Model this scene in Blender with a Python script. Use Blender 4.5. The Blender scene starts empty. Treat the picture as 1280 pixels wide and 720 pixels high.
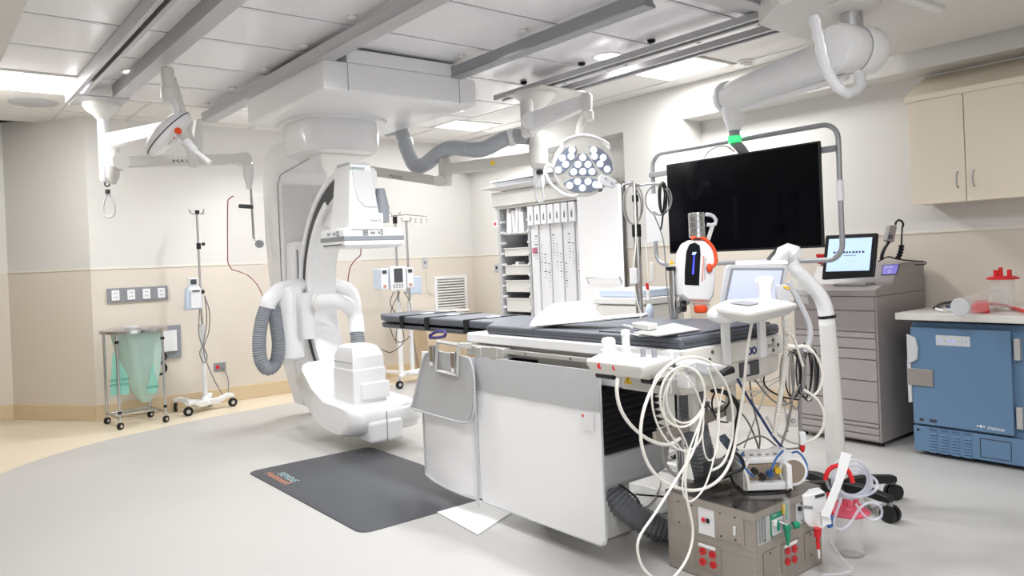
import bpy, math, random
from mathutils import Vector, Matrix, Quaternion
random.seed(7)
S = bpy.context.scene
COL = S.collection
PI = math.pi

# ------------------------------------------------------------------ camera
F = 951.9; CX = 640.0; CY = 329.15; HC = 1.38
R_ = Vector((0.77925579, -0.62533378, -0.04144972))
U_ = Vector((0.03501631, -0.02259122, 0.99913137))
D_ = Vector((0.625727, 0.78003032, -0.00429255))
cd = bpy.data.cameras.new('camera'); cam = bpy.data.objects.new('camera', cd); COL.objects.link(cam)
m = Matrix(((R_.x, U_.x, -D_.x, 0), (R_.y, U_.y, -D_.y, 0), (R_.z, U_.z, -D_.z, HC), (0, 0, 0, 1)))
cam.matrix_world = m
cd.sensor_width = 36; cd.lens = F / 1280 * 36; cd.shift_y = -(360 - CY) / 1280
cd.clip_start = 0.05; cd.clip_end = 60
S.camera = cam
S.view_settings.view_transform = 'Standard'; S.view_settings.look = 'None'
S.view_settings.gamma = 1; S.view_settings.use_curve_mapping = False
S.view_settings.exposure = 0.5

# ------------------------------------------------------------------ world and lights
w = bpy.data.worlds.new('world'); S.world = w; w.use_nodes = True
w.node_tree.nodes['Background'].inputs[0].default_value = (0.975, 0.99, 1.0, 1)
w.node_tree.nodes['Background'].inputs[1].default_value = 1.2

def area(name, loc, sx, sy, power, col=(0.975, 0.988, 1.0), rot=(0, 0, 0)):
    l = bpy.data.lights.new(name, 'AREA'); l.shape = 'RECTANGLE'; l.size = sx; l.size_y = sy
    l.energy = power; l.color = col
    o = bpy.data.objects.new(name, l); COL.objects.link(o); o.location = loc; o.rotation_euler = rot
    return o
LP = [(0.82, 6.95, .6, .66, 22), (5.13, 4.05, .5, .66, 22), (5.05, 7.0, .6, .5, 20), (5.13, 1.0, .5, .9, 4),
      (2.0, 1.2, .6, 1.1, 44), (1.5, -1.0, .6, 1.1, 30), (-0.6, 1.4, .6, 1.1, 30), (0.9, 2.9, .5, .66, 16)]  # this row: fill lamps added out of view, no fixtures in the ceiling
for i, (x, y, sx, sy, p) in enumerate(LP):
    area('panel_and_fill_light', (x, y, 2.895), sx, sy, p)
SPOTS = [(1.45, 6.24), (4.30, 4.08), (4.41, 6.32), (3.05, 3.2), (1.95, 4.3), (3.1, 4.1), (3.0, 7.2)]  # first three sit in downlights; the rest are added fill without fixtures
for i, (x, y) in enumerate(SPOTS):
    l = bpy.data.lights.new('can_and_fill_light', 'SPOT'); l.energy = (40 if i == 0 else 62) if i < 3 else 95; l.spot_size = 2.5; l.spot_blend = 0.8
    l.shadow_soft_size = 0.09; l.color = (0.975, 0.988, 1.0)
    o = bpy.data.objects.new('can_and_fill_light', l); COL.objects.link(o); o.location = (x, y, 2.90)

# ------------------------------------------------------------------ helpers
def P(x, y, X=None, Y=None, Z=None, d=None):
    """the point of the room seen at (x, y) of the photograph on a given room plane"""
    r = D_ * F + R_ * (x - CX) - U_ * (y - CY)
    if X is not None: t = X / r.x
    elif Y is not None: t = Y / r.y
    elif Z is not None: t = (Z - HC) / r.z
    else: t = d / F
    return Vector((0, 0, HC)) + r * t

def srgb(h):
    h = h.lstrip('#'); o = []
    for i in (0, 2, 4):
        c = int(h[i:i+2], 16) / 255
        o.append(c / 12.92 if c <= 0.04045 else ((c + 0.055) / 1.055) ** 2.4)
    return (*o, 1)

def mat(name, col, rough=0.5, metal=0.0, var=0.03, scale=18, bump=0.0, bscale=60, trans=0.0, ior=1.45,
        emis=None, estr=0.0, coat=0.0, alpha=1.0, stretch=None, rvar=0.0, spec=0.5):
    M = bpy.data.materials.new(name); M.use_nodes = True
    nt = M.node_tree; b = nt.nodes['Principled BSDF']
    c = srgb(col)
    b.inputs['Roughness'].default_value = rough; b.inputs['Metallic'].default_value = metal
    b.inputs['IOR'].default_value = ior; b.inputs['Transmission Weight'].default_value = trans
    b.inputs['Coat Weight'].default_value = coat; b.inputs['Alpha'].default_value = alpha
    b.inputs['Specular IOR Level'].default_value = spec
    tc = nt.nodes.new('ShaderNodeTexCoord')
    src = tc.outputs['Object']
    if stretch:
        mp = nt.nodes.new('ShaderNodeMapping'); mp.inputs['Scale'].default_value = stretch
        nt.links.new(src, mp.inputs[0]); src = mp.outputs[0]
    nz = nt.nodes.new('ShaderNodeTexNoise'); nz.inputs['Scale'].default_value = scale; nz.inputs['Detail'].default_value = 3
    nt.links.new(src, nz.inputs['Vector'])
    mx = nt.nodes.new('ShaderNodeMix'); mx.data_type = 'RGBA'
    mx.inputs[6].default_value = tuple(max(0, v * (1 - var * 1.6)) for v in c[:3]) + (1,)
    mx.inputs[7].default_value = tuple(min(1, v * (1 + var * 1.6)) for v in c[:3]) + (1,)
    nt.links.new(nz.outputs['Fac'], mx.inputs[0]); nt.links.new(mx.outputs[2], b.inputs['Base Color'])
    if rvar:
        mr = nt.nodes.new('ShaderNodeMapRange'); mr.inputs[3].default_value = rough - rvar; mr.inputs[4].default_value = rough + rvar
        nt.links.new(nz.outputs['Fac'], mr.inputs[0]); nt.links.new(mr.outputs[0], b.inputs['Roughness'])
    if bump:
        n2 = nt.nodes.new('ShaderNodeTexNoise'); n2.inputs['Scale'].default_value = bscale
        nt.links.new(src, n2.inputs['Vector'])
        bp = nt.nodes.new('ShaderNodeBump'); bp.inputs['Strength'].default_value = bump; bp.inputs['Distance'].default_value = 0.01
        nt.links.new(n2.outputs['Fac'], bp.inputs['Height']); nt.links.new(bp.outputs[0], b.inputs['Normal'])
    if emis:
        b.inputs['Emission Color'].default_value = srgb(emis); b.inputs['Emission Strength'].default_value = estr
    return M

m_white = mat('white_plastic', '#EDEDEE', 0.32, coat=0.2, var=0.01)
m_machine = mat('machine_white', '#F0F0F1', 0.28, coat=0.3, var=0.01)
m_lav = mat('machine_grey_face', '#D6D5D6', 0.4, var=0.01)
m_offw = mat('off_white_paint', '#E0DEDA', 0.4, var=0.015)
m_ltgrey = mat('light_grey_plastic', '#C4C5C8', 0.45, var=0.02)
m_grey = mat('mid_grey_plastic', '#8E9095', 0.5, var=0.03)
m_dgrey = mat('dark_grey_plastic', '#4A4C50', 0.5, var=0.05)
m_black = mat('black_plastic', '#141417', 0.4, var=0.1)
m_blackrub = mat('black_rubber', '#1C1C1E', 0.75, var=0.1)
m_chrome = mat('chrome', '#C9CACC', 0.16, metal=1, var=0.02)
m_steel = mat('brushed_steel', '#ABA49C', 0.36, metal=0.6, var=0.1, scale=6, stretch=(1, 1, 26), rvar=0.06)
m_steeltop = mat('brushed_steel_top', '#8F8A86', 0.3, metal=0.95, var=0.14, scale=5, rvar=0.12)
m_alu = mat('aluminium_rail', '#BDBCBF', 0.4, metal=0.35, var=0.03, scale=4)
m_alud = mat('aluminium_dark', '#9EA0A4', 0.4, metal=0.35, var=0.04, scale=4)
m_hose = mat('grey_corrugated_hose', '#8D9197', 0.5, var=0.04)
m_hoselt = mat('pale_grey_hose', '#B2B6BC', 0.42, var=0.03)
m_hosedk = mat('dark_grey_hose', '#8A8D92', 0.55, var=0.05)
m_red = mat('red_plastic', '#D8232A', 0.4, var=0.05)
m_orange = mat('orange_plastic', '#F0542A', 0.45, var=0.05)
m_blue = mat('blue_plastic', '#2E63A8', 0.4, var=0.05)
m_navy = mat('navy_cable', '#27386E', 0.5, var=0.05)
m_green = mat('green_plastic', '#1E8F6C', 0.4, var=0.05)
m_yellow = mat('yellow_label', '#E3B81E', 0.5, var=0.05)
m_paper = mat('white_paper', '#F0F0F2', 0.7, var=0.02)
m_ink = mat('printed_ink', '#3B3D42', 0.6, var=0.05)
m_teal = mat('teal_lettering', '#17686C', 0.5, var=0.05)
m_cable = mat('cream_cable', '#E9E6DF', 0.45, var=0.03)
m_cableg = mat('grey_cable', '#8A8784', 0.5, var=0.04)
m_brass = mat('screw_metal', '#77746F', 0.35, metal=0.9, var=0.05)

class MB:
    def __init__(s): s.v = []; s.f = []
    def add(s, vs, fs, M=None):
        n = len(s.v)
        for v in vs:
            v = Vector(v)
            s.v.append(M @ v if M is not None else v)
        s.f += [tuple(i + n for i in f) for f in fs]; return s
    def box(s, x0, x1, y0, y1, z0, z1, M=None):
        vs = [(x, y, z) for x in (x0, x1) for y in (y0, y1) for z in (z0, z1)]
        return s.add(vs, [(0, 1, 3, 2), (4, 6, 7, 5), (0, 4, 5, 1), (2, 3, 7, 6), (0, 2, 6, 4), (1, 5, 7, 3)], M)
    def loft(s, rings, cap=True, closed=False):
        """rings: lists of equal length of points"""
        n = len(rings[0]); vs = [p for r in rings for p in r]; fs = []
        K = len(rings)
        for k in range(K if closed else K - 1):
            a = k * n; b = ((k + 1) % K) * n
            for i in range(n):
                j = (i + 1) % n; fs.append((a + i, a + j, b + j, b + i))
        if cap and not closed:
            fs.append(tuple(reversed(range(n)))); fs.append(tuple((K - 1) * n + i for i in range(n)))
        return s.add(vs, fs)
    def rects(s, secs):
        """secs: (z, x0, x1, y0, y1) stacked upwards"""
        return s.loft([[(x0, y0, z), (x1, y0, z), (x1, y1, z), (x0, y1, z)] for z, x0, x1, y0, y1 in secs])
    def cyl(s, a, b, r0, r1=None, n=20):
        a = Vector(a); b = Vector(b); r1 = r0 if r1 is None else r1
        q = (b - a).to_track_quat('Z', 'Y')
        return s.loft([[a + q @ Vector((r0 * math.cos(2*PI*i/n), r0 * math.sin(2*PI*i/n), 0)) for i in range(n)],
                       [b + q @ Vector((r1 * math.cos(2*PI*i/n), r1 * math.sin(2*PI*i/n), 0)) for i in range(n)]])
    def lathe(s, c, prof, axis=(0, 0, 1), n=28, sx=1, sy=1):
        c = Vector(c); q = Vector(axis).to_track_quat('Z', 'Y')
        return s.loft([[c + q @ Vector((sx * r * math.cos(2*PI*i/n), sy * r * math.sin(2*PI*i/n), h)) for i in range(n)] for r, h in prof])
    def tube(s, pts, r, n=8, rib=0, ribp=0.02, smooth=True, step=0.02, closed=False):
        pts = [Vector(p) for p in pts]
        if smooth and len(pts) > 2: pts = spline(pts, closed)
        if rib or smooth:
            st = ribp / 2 if rib else step
            pts = resample(pts, st)
        rings = []; up = None
        N = len(pts)
        for i, p in enumerate(pts):
            t = (pts[min(i+1, N-1)] - pts[max(i-1, 0)])
            if t.length < 1e-7: t = Vector((0, 0, 1))
            t.normalize()
            if up is None:
                up = Vector((0, 0, 1)) if abs(t.z) < 0.9 else Vector((1, 0, 0))
            up = (up - t * up.dot(t))
            if up.length < 1e-5: up = t.orthogonal()
            up.normalize(); sd = t.cross(up)
            rr = r[0] + (r[1] - r[0]) * i / max(1, N-1) if isinstance(r, (tuple, list)) else r
            if rib: rr = rr * (1 + (rib if i % 2 else -rib))
            rings.append([p + (up * math.cos(2*PI*k/n) + sd * math.sin(2*PI*k/n)) * rr for k in range(n)])
        return s.loft(rings)
    def prism(s, poly, axis, lo, hi):
        """poly of 2D points; axis 'x': (y,z), 'y': (x,z), 'z': (x,y)"""
        def mk(p, h):
            return {'x': (h, p[0], p[1]), 'y': (p[0], h, p[1]), 'z': (p[0], p[1], h)}[axis]
        return s.loft([[mk(p, lo) for p in poly], [mk(p, hi) for p in poly]])
    def ball(s, c, rx, ry=None, rz=None, n=16, k=9):
        ry = rx if ry is None else ry; rz = rx if rz is None else rz; c = Vector(c); rings = []
        for j in range(1, k):
            a = PI * j / k
            rings.append([c + Vector((rx*math.sin(a)*math.cos(2*PI*i/n), ry*math.sin(a)*math.sin(2*PI*i/n), -rz*math.cos(a))) for i in range(n)])
        return s.loft(rings)
    def ring(s, c, R, r, axis=(0, 0, 1), n=36, k=8, a0=0, a1=2*PI, sx=1, sy=1):
        c = Vector(c); q = Vector(axis).to_track_quat('Z', 'Y')
        full = abs(a1 - a0 - 2*PI) < 1e-6; rings = []
        for i in range(n if full else n + 1):
            a = a0 + (a1 - a0) * i / n
            d = Vector((sx*math.cos(a), sy*math.sin(a), 0)); o = []
            for j in range(k):
                b = 2*PI*j/k
                o.append(c + q @ (d * (R + r*math.cos(b)) + Vector((0, 0, r*math.sin(b)))))
            rings.append(o)
        return s.loft(rings, closed=full)
    def build(s, name, material, parent=None, bev=0, seg=2, ang=0.55, subsurf=0):
        me = bpy.data.meshes.new(name)
        lo = Vector([min(v[i] for v in s.v) for i in range(3)]); hi = Vector([max(v[i] for v in s.v) for i in range(3)])
        org = Vector(((lo.x+hi.x)/2, (lo.y+hi.y)/2, lo.z))
        me.from_pydata([v - org for v in s.v], [], s.f); me.validate()
        fix_normals(me)
        me.shade_smooth(); me.set_sharp_from_angle(angle=ang)
        me.materials.append(material)
        o = bpy.data.objects.new(name, me); COL.objects.link(o)
        if parent is not None:
            o.parent = parent; o.location = org - WL[parent.name]
        else: o.location = org
        WL[o.name] = org
        if bev:
            b = o.modifiers.new('bevel', 'BEVEL'); b.width = bev; b.segments = seg; b.limit_method = 'ANGLE'; b.angle_limit = 0.6
            b.harden_normals = True
        if subsurf:
            u = o.modifiers.new('subsurf', 'SUBSURF'); u.levels = subsurf; u.render_levels = subsurf
        return o
WL = {}
import bmesh
def fix_normals(me):
    bm = bmesh.new(); bm.from_mesh(me); bmesh.ops.recalc_face_normals(bm, faces=bm.faces); bm.to_mesh(me); bm.free()

def spline(pts, closed=False, k=8):
    o = []; N = len(pts)
    for i in range(N - 1):
        p0 = pts[max(i-1, 0)]; p1 = pts[i]; p2 = pts[i+1]; p3 = pts[min(i+2, N-1)]
        for j in range(k):
            t = j / k
            o.append(0.5 * ((2*p1) + (p2-p0)*t + (2*p0-5*p1+4*p2-p3)*t*t + (3*p1-p0-3*p2+p3)*t*t*t))
    o.append(pts[-1]); return o
def resample(pts, st):
    L = [0]
    for a, b in zip(pts, pts[1:]): L.append(L[-1] + (b - a).length)
    n = max(2, int(L[-1] / st)); o = []; j = 0
    for i in range(n + 1):
        t = L[-1] * i / n
        while j < len(L) - 2 and L[j+1] < t: j += 1
        d = L[j+1] - L[j]
        o.append(pts[j].lerp(pts[j+1], (t - L[j]) / d if d > 0 else 0))
    return o

def thing(name, label, cat, loc=(0, 0, 0), group=None):
    o = bpy.data.objects.new(name, None); COL.objects.link(o); o.location = loc; o.empty_display_size = 0.1
    WL[o.name] = Vector(loc)
    o['label'] = label; o['category'] = cat
    if group: o['group'] = group
    return o
def tag(o, label, cat, group=None):
    o['label'] = label; o['category'] = cat
    if group: o['group'] = group
    return o
def struct(o): o['kind'] = 'structure'; return o
def box(x0, x1, y0, y1, z0, z1): return MB().box(x0, x1, y0, y1, z0, z1)
def kids(o): return [c for c in bpy.data.objects if c.parent == o]
def dup(root, off, label=None):
    def cp(o, par):
        c = o.copy(); COL.objects.link(c); c.parent = par
        WL[c.name] = WL[o.name] + Vector(off)
        for k in kids(o): cp(k, c)
        return c
    r = cp(root, None); r.location = root.location + Vector(off)
    if label: r['label'] = label
    return r

def text(s, name, org, right, up, width, material, parent, height=None, ext=0.0006, center=False):
    """lettering as mesh: lower left corner at org, running along right"""
    cu = bpy.data.curves.new('t', 'FONT'); cu.body = s; cu.extrude = 0
    to = bpy.data.objects.new('t', cu); COL.objects.link(to)
    dg = bpy.context.evaluated_depsgraph_get()
    me = bpy.data.meshes.new_from_object(to.evaluated_get(dg))
    bpy.data.objects.remove(to); bpy.data.curves.remove(cu)
    vs = [v.co.copy() for v in me.vertices]; fs = [tuple(p.vertices) for p in me.polygons]
    bpy.data.meshes.remove(me)
    if not vs: return None
    x0 = min(v.x for v in vs); x1 = max(v.x for v in vs); y0 = min(v.y for v in vs); y1 = max(v.y for v in vs)
    sx = width / (x1 - x0); sy = sx if height is None else height / (y1 - y0)
    right = Vector(right).normalized(); up = Vector(up).normalized(); nrm = right.cross(up); org = Vector(org)
    if center: org = org - right * width / 2
    M = MB(); M.add([org + right * (v.x - x0) * sx + up * (v.y - y0) * sy + nrm * ext for v in vs], fs)
    return M.build(name, material, parent)
# ================================================================== the room
def wall_mat():
    M = mat('painted_wall', '#DEDBD5', 0.42, var=0.006, scale=2)
    nt = M.node_tree; b = nt.nodes['Principled BSDF']
    g = nt.nodes.new('ShaderNodeNewGeometry'); sp = nt.nodes.new('ShaderNodeSeparateXYZ'); nt.links.new(g.outputs['Position'], sp.inputs[0])
    ma = nt.nodes.new('ShaderNodeMath'); ma.operation = 'GREATER_THAN'; ma.inputs[1].default_value = 1.46
    nt.links.new(sp.outputs['Z'], ma.inputs[0])
    mx = nt.nodes.new('ShaderNodeMix'); mx.data_type = 'RGBA'
    mx.inputs[6].default_value = srgb('#DDD4C8'); mx.inputs[7].default_value = srgb('#DEDCD8')
    nt.links.new(ma.outputs[0], mx.inputs[0]); nt.links.new(mx.outputs[2], b.inputs['Base Color'])
    return M
m_wall = wall_mat()
m_base = mat('tan_cove_base', '#D8C3A2', 0.45, var=0.02)
m_floor = mat('grey_sheet_vinyl', '#BAB8B5', 0.42, var=0.012, scale=3, bump=0.02, bscale=9)
m_border = mat('beige_sheet_vinyl', '#DCCFB8', 0.42, var=0.012, scale=3)
m_panel = mat('gloss_metal_ceiling', '#F3F1F4', 0.22, var=0.01, spec=0.6, coat=0.15)
m_tile = mat('ceiling_tile', '#EAE8E5', 0.8, var=0.015, scale=60)
m_gap = mat('ceiling_shadow_gap', '#26252A', 0.7)
m_lens = mat('light_diffuser', '#FFFFFF', 0.5, emis='#FFFBF2', estr=5.0)

curve = [(-1.2, 4.6), (-.5, 5.45), (0, 6.02), (.32, 6.36), (.62, 6.72), (.85, 6.93), (1.1, 7.1), (1.36, 7.23), (1.62, 7.32), (2.08, 7.45), (2.7, 7.56), (3.3, 7.64), (4.2, 7.72), (5.94, 7.78)]
cs = [(p.x, p.y) for p in spline([Vector((a, b, 0)) for a, b in curve])]
def slab(poly, z0, z1, name, material):
    return struct(MB().prism(poly, 'z', z0, z1).build(name, material))
slab([(-3, -3), (6.2, -3), (6.2, 7.78)] + list(reversed(cs)) + [(-3, 4.6)], -.05, 0, 'floor', m_floor)
slab(cs + [(6.2, 7.78), (6.2, 9.4), (-3, 9.4), (-3, 4.6)], -.05, 0, 'trim_1', m_border)
struct(box(1.42, 5.94, 8.24, 8.36, 0, 3.0).build('wall_back', m_wall))
struct(MB().prism([(1.42, 8.24), (1.42, 8.36), (.93, 9.16), (.83, 9.06)], 'z', 0, 3.0).build('wall_back_angled', m_wall))
struct(box(-2.6, .84, 9.06, 9.16, 0, 3.0).build('wall_back_left', m_wall))
struct(box(-2.7, -2.6, -3, 9.16, 0, 3.0).build('wall_left_unseen', m_wall))  # unseen wall, added to keep the room partly closed to world light
struct(box(-2.6, .436, -3, 9.06, 2.5, 3.0).build('wall_left_soffit', m_wall))
struct(box(5.94, 6.06, -3, 8.36, 0, 3.0).build('wall_right', m_wall))
struct(box(5.66, 5.94, -3, 8.24, 2.61, 3.0).build('wall_right_soffit', m_wall))
struct(box(5.66, 5.94, 4.46, 5.2, 0, 2.61).build('wall_right_pier', m_wall))
struct(box(1.6, 6.06, -3.1, -3, 0, 3.0).build('wall_front_light_block', m_wall))  # unseen, added to keep world light off the right side of the room
# pale handrail strip between the two wall colours
m_strip = mat('pale_wall_strip', '#E9E4DA', 0.4, var=0.01)
b = MB(); b.box(1.42, 5.94, 8.234, 8.24, 1.452, 1.472); b.box(5.934, 5.94, -3, 4.46, 1.452, 1.472); b.box(5.934, 5.94, 5.2, 8.24, 1.452, 1.472)
b.box(5.654, 5.66, 4.46, 5.2, 1.452, 1.472)
b.prism([(1.414, 8.237), (1.42, 8.24), (.83, 9.06), (.824, 9.057)], 'z', 1.452, 1.472)
struct(b.build('trim_2', m_strip))
def baseb(name, fn):
    b = MB(); fn(b); struct(b.build(name, m_base, bev=.004))
baseb('baseboard_back', lambda b: b.box(1.41, 5.94, 8.222, 8.24, 0, .15))
baseb('baseboard_angled', lambda b: b.prism([(1.405, 8.225), (1.42, 8.24), (.835, 9.06), (.818, 9.05)], 'z', 0, .15))
baseb('baseboard_back_left', lambda b: b.box(-2.6, .83, 9.042, 9.06, 0, .15))
baseb('baseboard_right', lambda b: (b.box(5.922, 5.94, -3, 4.46, 0, .15), b.box(5.922, 5.94, 5.2, 8.24, 0, .15), b.box(5.642, 5.66, 4.45, 5.21, 0, .15)))

# ceiling: dark void, glossy metal panels laid in strips, matte tiles round the edge
struct(box(-3, 6.06, -3, 9.2, 2.955, 3.05).build('ceiling', m_gap))
b = MB(); tl = MB()
holes = [(0.62, 1.18, 6.60, 7.30), (4.86, 5.40, 3.70, 4.42)]
XE = [-2.98, -1.78, -.58, .44, 1.2, 2.4, 3.62, 4.84]
for k in range(-8, 6):
    y0 = 2.98 + .72 * k; y1 = y0 + .72
    for x0, x1 in zip(XE, XE[1:]):
        if (x0, k) == (.44, 5): continue
        b.box(x0 + .006, x1 - .006, y0 + .012, y1 - .012, 2.922, 2.95)
        b.box(x0 + .07, x1 - .07, y0 + .03, y1 - .03, 2.9195, 2.924)
pan = b.build('ceiling_panels', m_panel, bev=.003); struct(pan); pan.name = 'ceiling.001'
for k in range(-10, 12):
    y0 = 2.98 + .72 * k; y1 = y0 + .72
    if y1 > 9.3: continue
    if k not in (1,): tl.box(4.845, 5.43, y0 + .004, y1 - .004, 2.925, 2.95)
    else: pass
    tl.box(5.44, 5.655, y0 + .004, y1 - .004, 2.925, 2.95)
    if k >= 6:
        xs = [.43, 1.2, 1.8, 2.4, 3.0, 3.62, 4.22, 4.84]
        for x0, x1 in zip(xs, xs[1:]): tl.box(x0 + .004, x1 - .004, y0 + .004, y1 - .004, 2.925, 2.95)
o = tl.build('ceiling', m_tile); struct(o)
m_tbar = mat('white_tbar', '#DEDDD9', 0.5)
b = MB()
for y in (7.3, 8.02): b.box(.6, 5.66, y - .012, y + .012, 2.918, 2.926)
for x in (1.8, 3.0, 4.22): b.box(x - .012, x + .012, 7.3, 8.24, 2.918, 2.926)
for x in (4.84, 5.435): b.box(x - .010, x + .010, -3, 8.24, 2.918, 2.926)
struct(b.build('trim_3', m_tbar))
# recessed light panels
def light_panel(x0, x1, y0, y1, label):
    t = thing('ceiling_light', label, 'ceiling light', ((x0+x1)/2, (y0+y1)/2, 2.9), group='recessed fluorescent panels')
    fr = MB(); z0, z1 = 2.912, 2.952; w = .03
    fr.box(x0, x1, y0, y0+w, z0, z1); fr.box(x0, x1, y1-w, y1, z0, z1); fr.box(x0, x0+w, y0+w, y1-w, z0, z1); fr.box(x1-w, x1, y0+w, y1-w, z0, z1)
    fr.build('frame', m_offw, t, bev=.003)
    box(x0+w, x1-w, y0+w, y1-w, 2.92, 2.94).build('diffuser', m_lens, t)
light_panel(.45, 1.19, 6.60, 7.3, 'bright rectangular ceiling light panel at the left wall, left of the rails')
light_panel(4.86, 5.42, 3.72, 4.40, 'bright ceiling light panel beside the twin lamp rails, above the right wall niche')
light_panel(4.72, 5.36, 6.75, 7.26, 'bright ceiling light panel near the back right corner')
light_panel(4.86, 5.42, 1.2, 2.6, 'long ceiling light at the top edge behind the monitor cover')
def can(x, y, label):
    t = thing('downlight', label, 'ceiling light', (x, y, 2.9), group='round recessed downlights')
    MB().lathe((x, y, 2.921), [(.125, 0), (.125, -.006), (.105, -.012), (.095, -.004), (.09, .0)], n=32).build('trim_ring', m_offw, t)
    MB().lathe((x, y, 2.918), [(.09, 0), (.09, -.003), (.01, -.004)], n=32).build('lens', m_lens, t)
can(1.45, 6.24, 'round recessed downlight between the two left rails')
can(4.30, 4.08, 'round recessed downlight beside the twin rails of the round lamp')
can(4.41, 6.32, 'small round downlight beyond the scanner carriage')
for x, y, lb in ((.95, 7.75, 'faint round ceiling speaker grille in the left tiles near the wall'), (4.35, 7.55, 'faint round ceiling speaker grille in the back tiles beyond the hose')):
    o = MB().lathe((x, y, 2.924), [(.19, 0), (.19, -.004), (.17, -.007), (.02, -.007)], n=32).build('ceiling_speaker', m_ltgrey); tag(o, lb, 'ceiling speaker')
p = P(933, 80, Z=2.9)
t = thing('smoke_detector', 'white round smoke detector on the ceiling above the monitor arm', 'smoke detector', (p.x, p.y, 2.87))
MB().lathe((p.x, p.y, 2.926), [(.075, 0), (.075, -.01), (.065, -.018), (.02, -.02)], n=24).build('base_plate', m_offw, t)
MB().lathe((p.x, p.y, 2.908), [(.045, 0), (.05, -.012), (.04, -.03), (.01, -.033)], n=24).build('sensor_head', m_offw, t)

# ------------------------------------------------------------------ ceiling rails
def rail(name, label, x0, x1, y0, y1, z0, z1, kind, material, bolts=True, cat='ceiling rail', group='ceiling rails'):
    t = thing(name, label, cat, ((x0+x1)/2, (y0+y1)/2, z0), group=group)
    b = MB(); h = z1 - z0
    if kind == 'c':      # open channel: top web, two flanges with lips
        b.prism([(x0, z0), (x0+.03, z0), (x0+.03, z0+.012), (x0+.012, z0+.02), (x0+.012, z1-.012), (x1-.012, z1-.012), (x1-.012, z0+.02), (x1-.03, z0+.012), (x1-.03, z0), (x1, z0), (x1, z1), (x0, z1)], 'y', y0, y1)
    else:                # I beam
        xm = (x0+x1)/2; e = .022
        b.prism([(x0, z0), (x1, z0), (x1, z0+.015), (x1-.02, z0+.03), (x1-.02, z1), (x0, z1), (x0, z1-.02), (x0+.006, z1-.03), (x0+.006, z0+.015), (x0, z0+.01)], 'y', y0, y1)
    b.build('profile', material, t, bev=.002)
    n = int((y1 - y0) / .72)
    if bolts:
        for k in range(n):
            y = y1 - .25 - k * .72
            MB().lathe(((x0 if kind == 'i' else x1) + (-.03 if kind == 'i' else .025), y, 2.912), [(.028, .02), (.03, -.005), (.02, -.014), (.005, -.016)], n=14).build('bracket_cap', m_offw if kind == 'i' else m_blackrub, t)
    return t
rail('ceiling_rail', 'long aluminium rail of the left lamp track, nearest the left wall', 1.10, 1.19, 1.5, 7.14, 2.82, 2.915, 'c', m_alu)
rail('ceiling_rail', 'wide aluminium rail of the left lamp track, next to the downlight', 1.38, 1.49, 1.5, 6.8, 2.82, 2.915, 'i', m_alu, bolts=False)
rail('ceiling_rail', 'heavy grey rail carrying the left side of the scanner carriage', 2.24, 2.36, 1.5, 7.35, 2.79, 2.875, 'i', m_alu)
rail('ceiling_rail', 'heavy grey rail carrying the right side of the scanner carriage', 3.33, 3.43, 2.86, 4.86, 2.79, 2.875, 'i', m_alud)
pe = [P(617, 125, Z=2.87), P(621, 138, Z=2.80), P(945, 33, Z=2.80), P(691, 120, Z=2.85), P(962, 44, Z=2.80), P(700, 128, Z=2.8)]
rail('ceiling_rail', 'left rail of the twin rails carrying the round surgical lamp', 4.12, 4.24, 2.6, 5.30, 2.79, 2.835, 'c', m_alu)
rail('ceiling_rail', 'right rail of the twin rails carrying the round surgical lamp', 4.42, 4.54, 2.6, 5.12, 2.79, 2.835, 'c', m_alu)
# transverse rails of the monitor carriage
t = thing('transverse_rail', 'bundle of aluminium cross rails above the monitor cover', 'ceiling rail', (4.1, 2.8, 2.86))
for i, (y, z) in enumerate(((2.66, 2.84), (2.53, 2.81), (2.40, 2.84))):
    MB().prism([(y, z), (y+.09, z), (y+.09, z+.03), (y+.07, z+.04), (y+.07, z+.05), (y+.09, z+.06), (y, z+.06)], 'x', 3.3, 4.36 - .02*i).build('rail_bar', m_alu, t, bev=.003)
# ================================================================== ceiling-mounted x-ray scanner (C-arm)
XS = thing('c_arm_scanner', 'white ceiling-mounted C-arm x-ray scanner with a curved arm reaching the floor', 'x-ray scanner', (2.83, 5.4, 0))
b = MB(); b.rects([(2.575, 2.33, 3.5, 4.86, 6.2), (2.60, 2.28, 3.56, 4.80, 6.26), (2.80, 2.28, 3.56, 4.80, 6.26)])
b.box(2.46, 3.45, 4.80, 6.26, 2.80, 2.90)
b.build('carriage_cover', m_machine, XS, bev=.012, seg=3)
for x in (2.46, 3.40):
    o = box(x, x+.003, 4.797, 4.80, 2.60, 2.79).build('panel_seam', m_grey, XS)
# turret below the carriage
def oval(cx, cy, rx, ry, z, n=40, k=3.2):
    o = []
    for i in range(n):
        a = 2*PI*i/n; c = math.cos(a); s_ = math.sin(a)
        o.append((cx + rx*math.copysign(abs(c)**(2/k), c), cy + ry*math.copysign(abs(s_)**(2/k), s_), z))
    return o
MB().loft([oval(2.84, 5.86, .40, .42, 2.585), oval(2.84, 5.86, .40, .42, 2.555)]).build('turret_flange', m_machine, XS, bev=.006)
MB().loft([oval(2.82, 5.84, .33, .34, 2.56), oval(2.82, 5.84, .345, .355, 2.5), oval(2.82, 5.84, .345, .355, 2.36), oval(2.82, 5.86, .32, .33, 2.31)]).build('turret', m_machine, XS)
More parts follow.
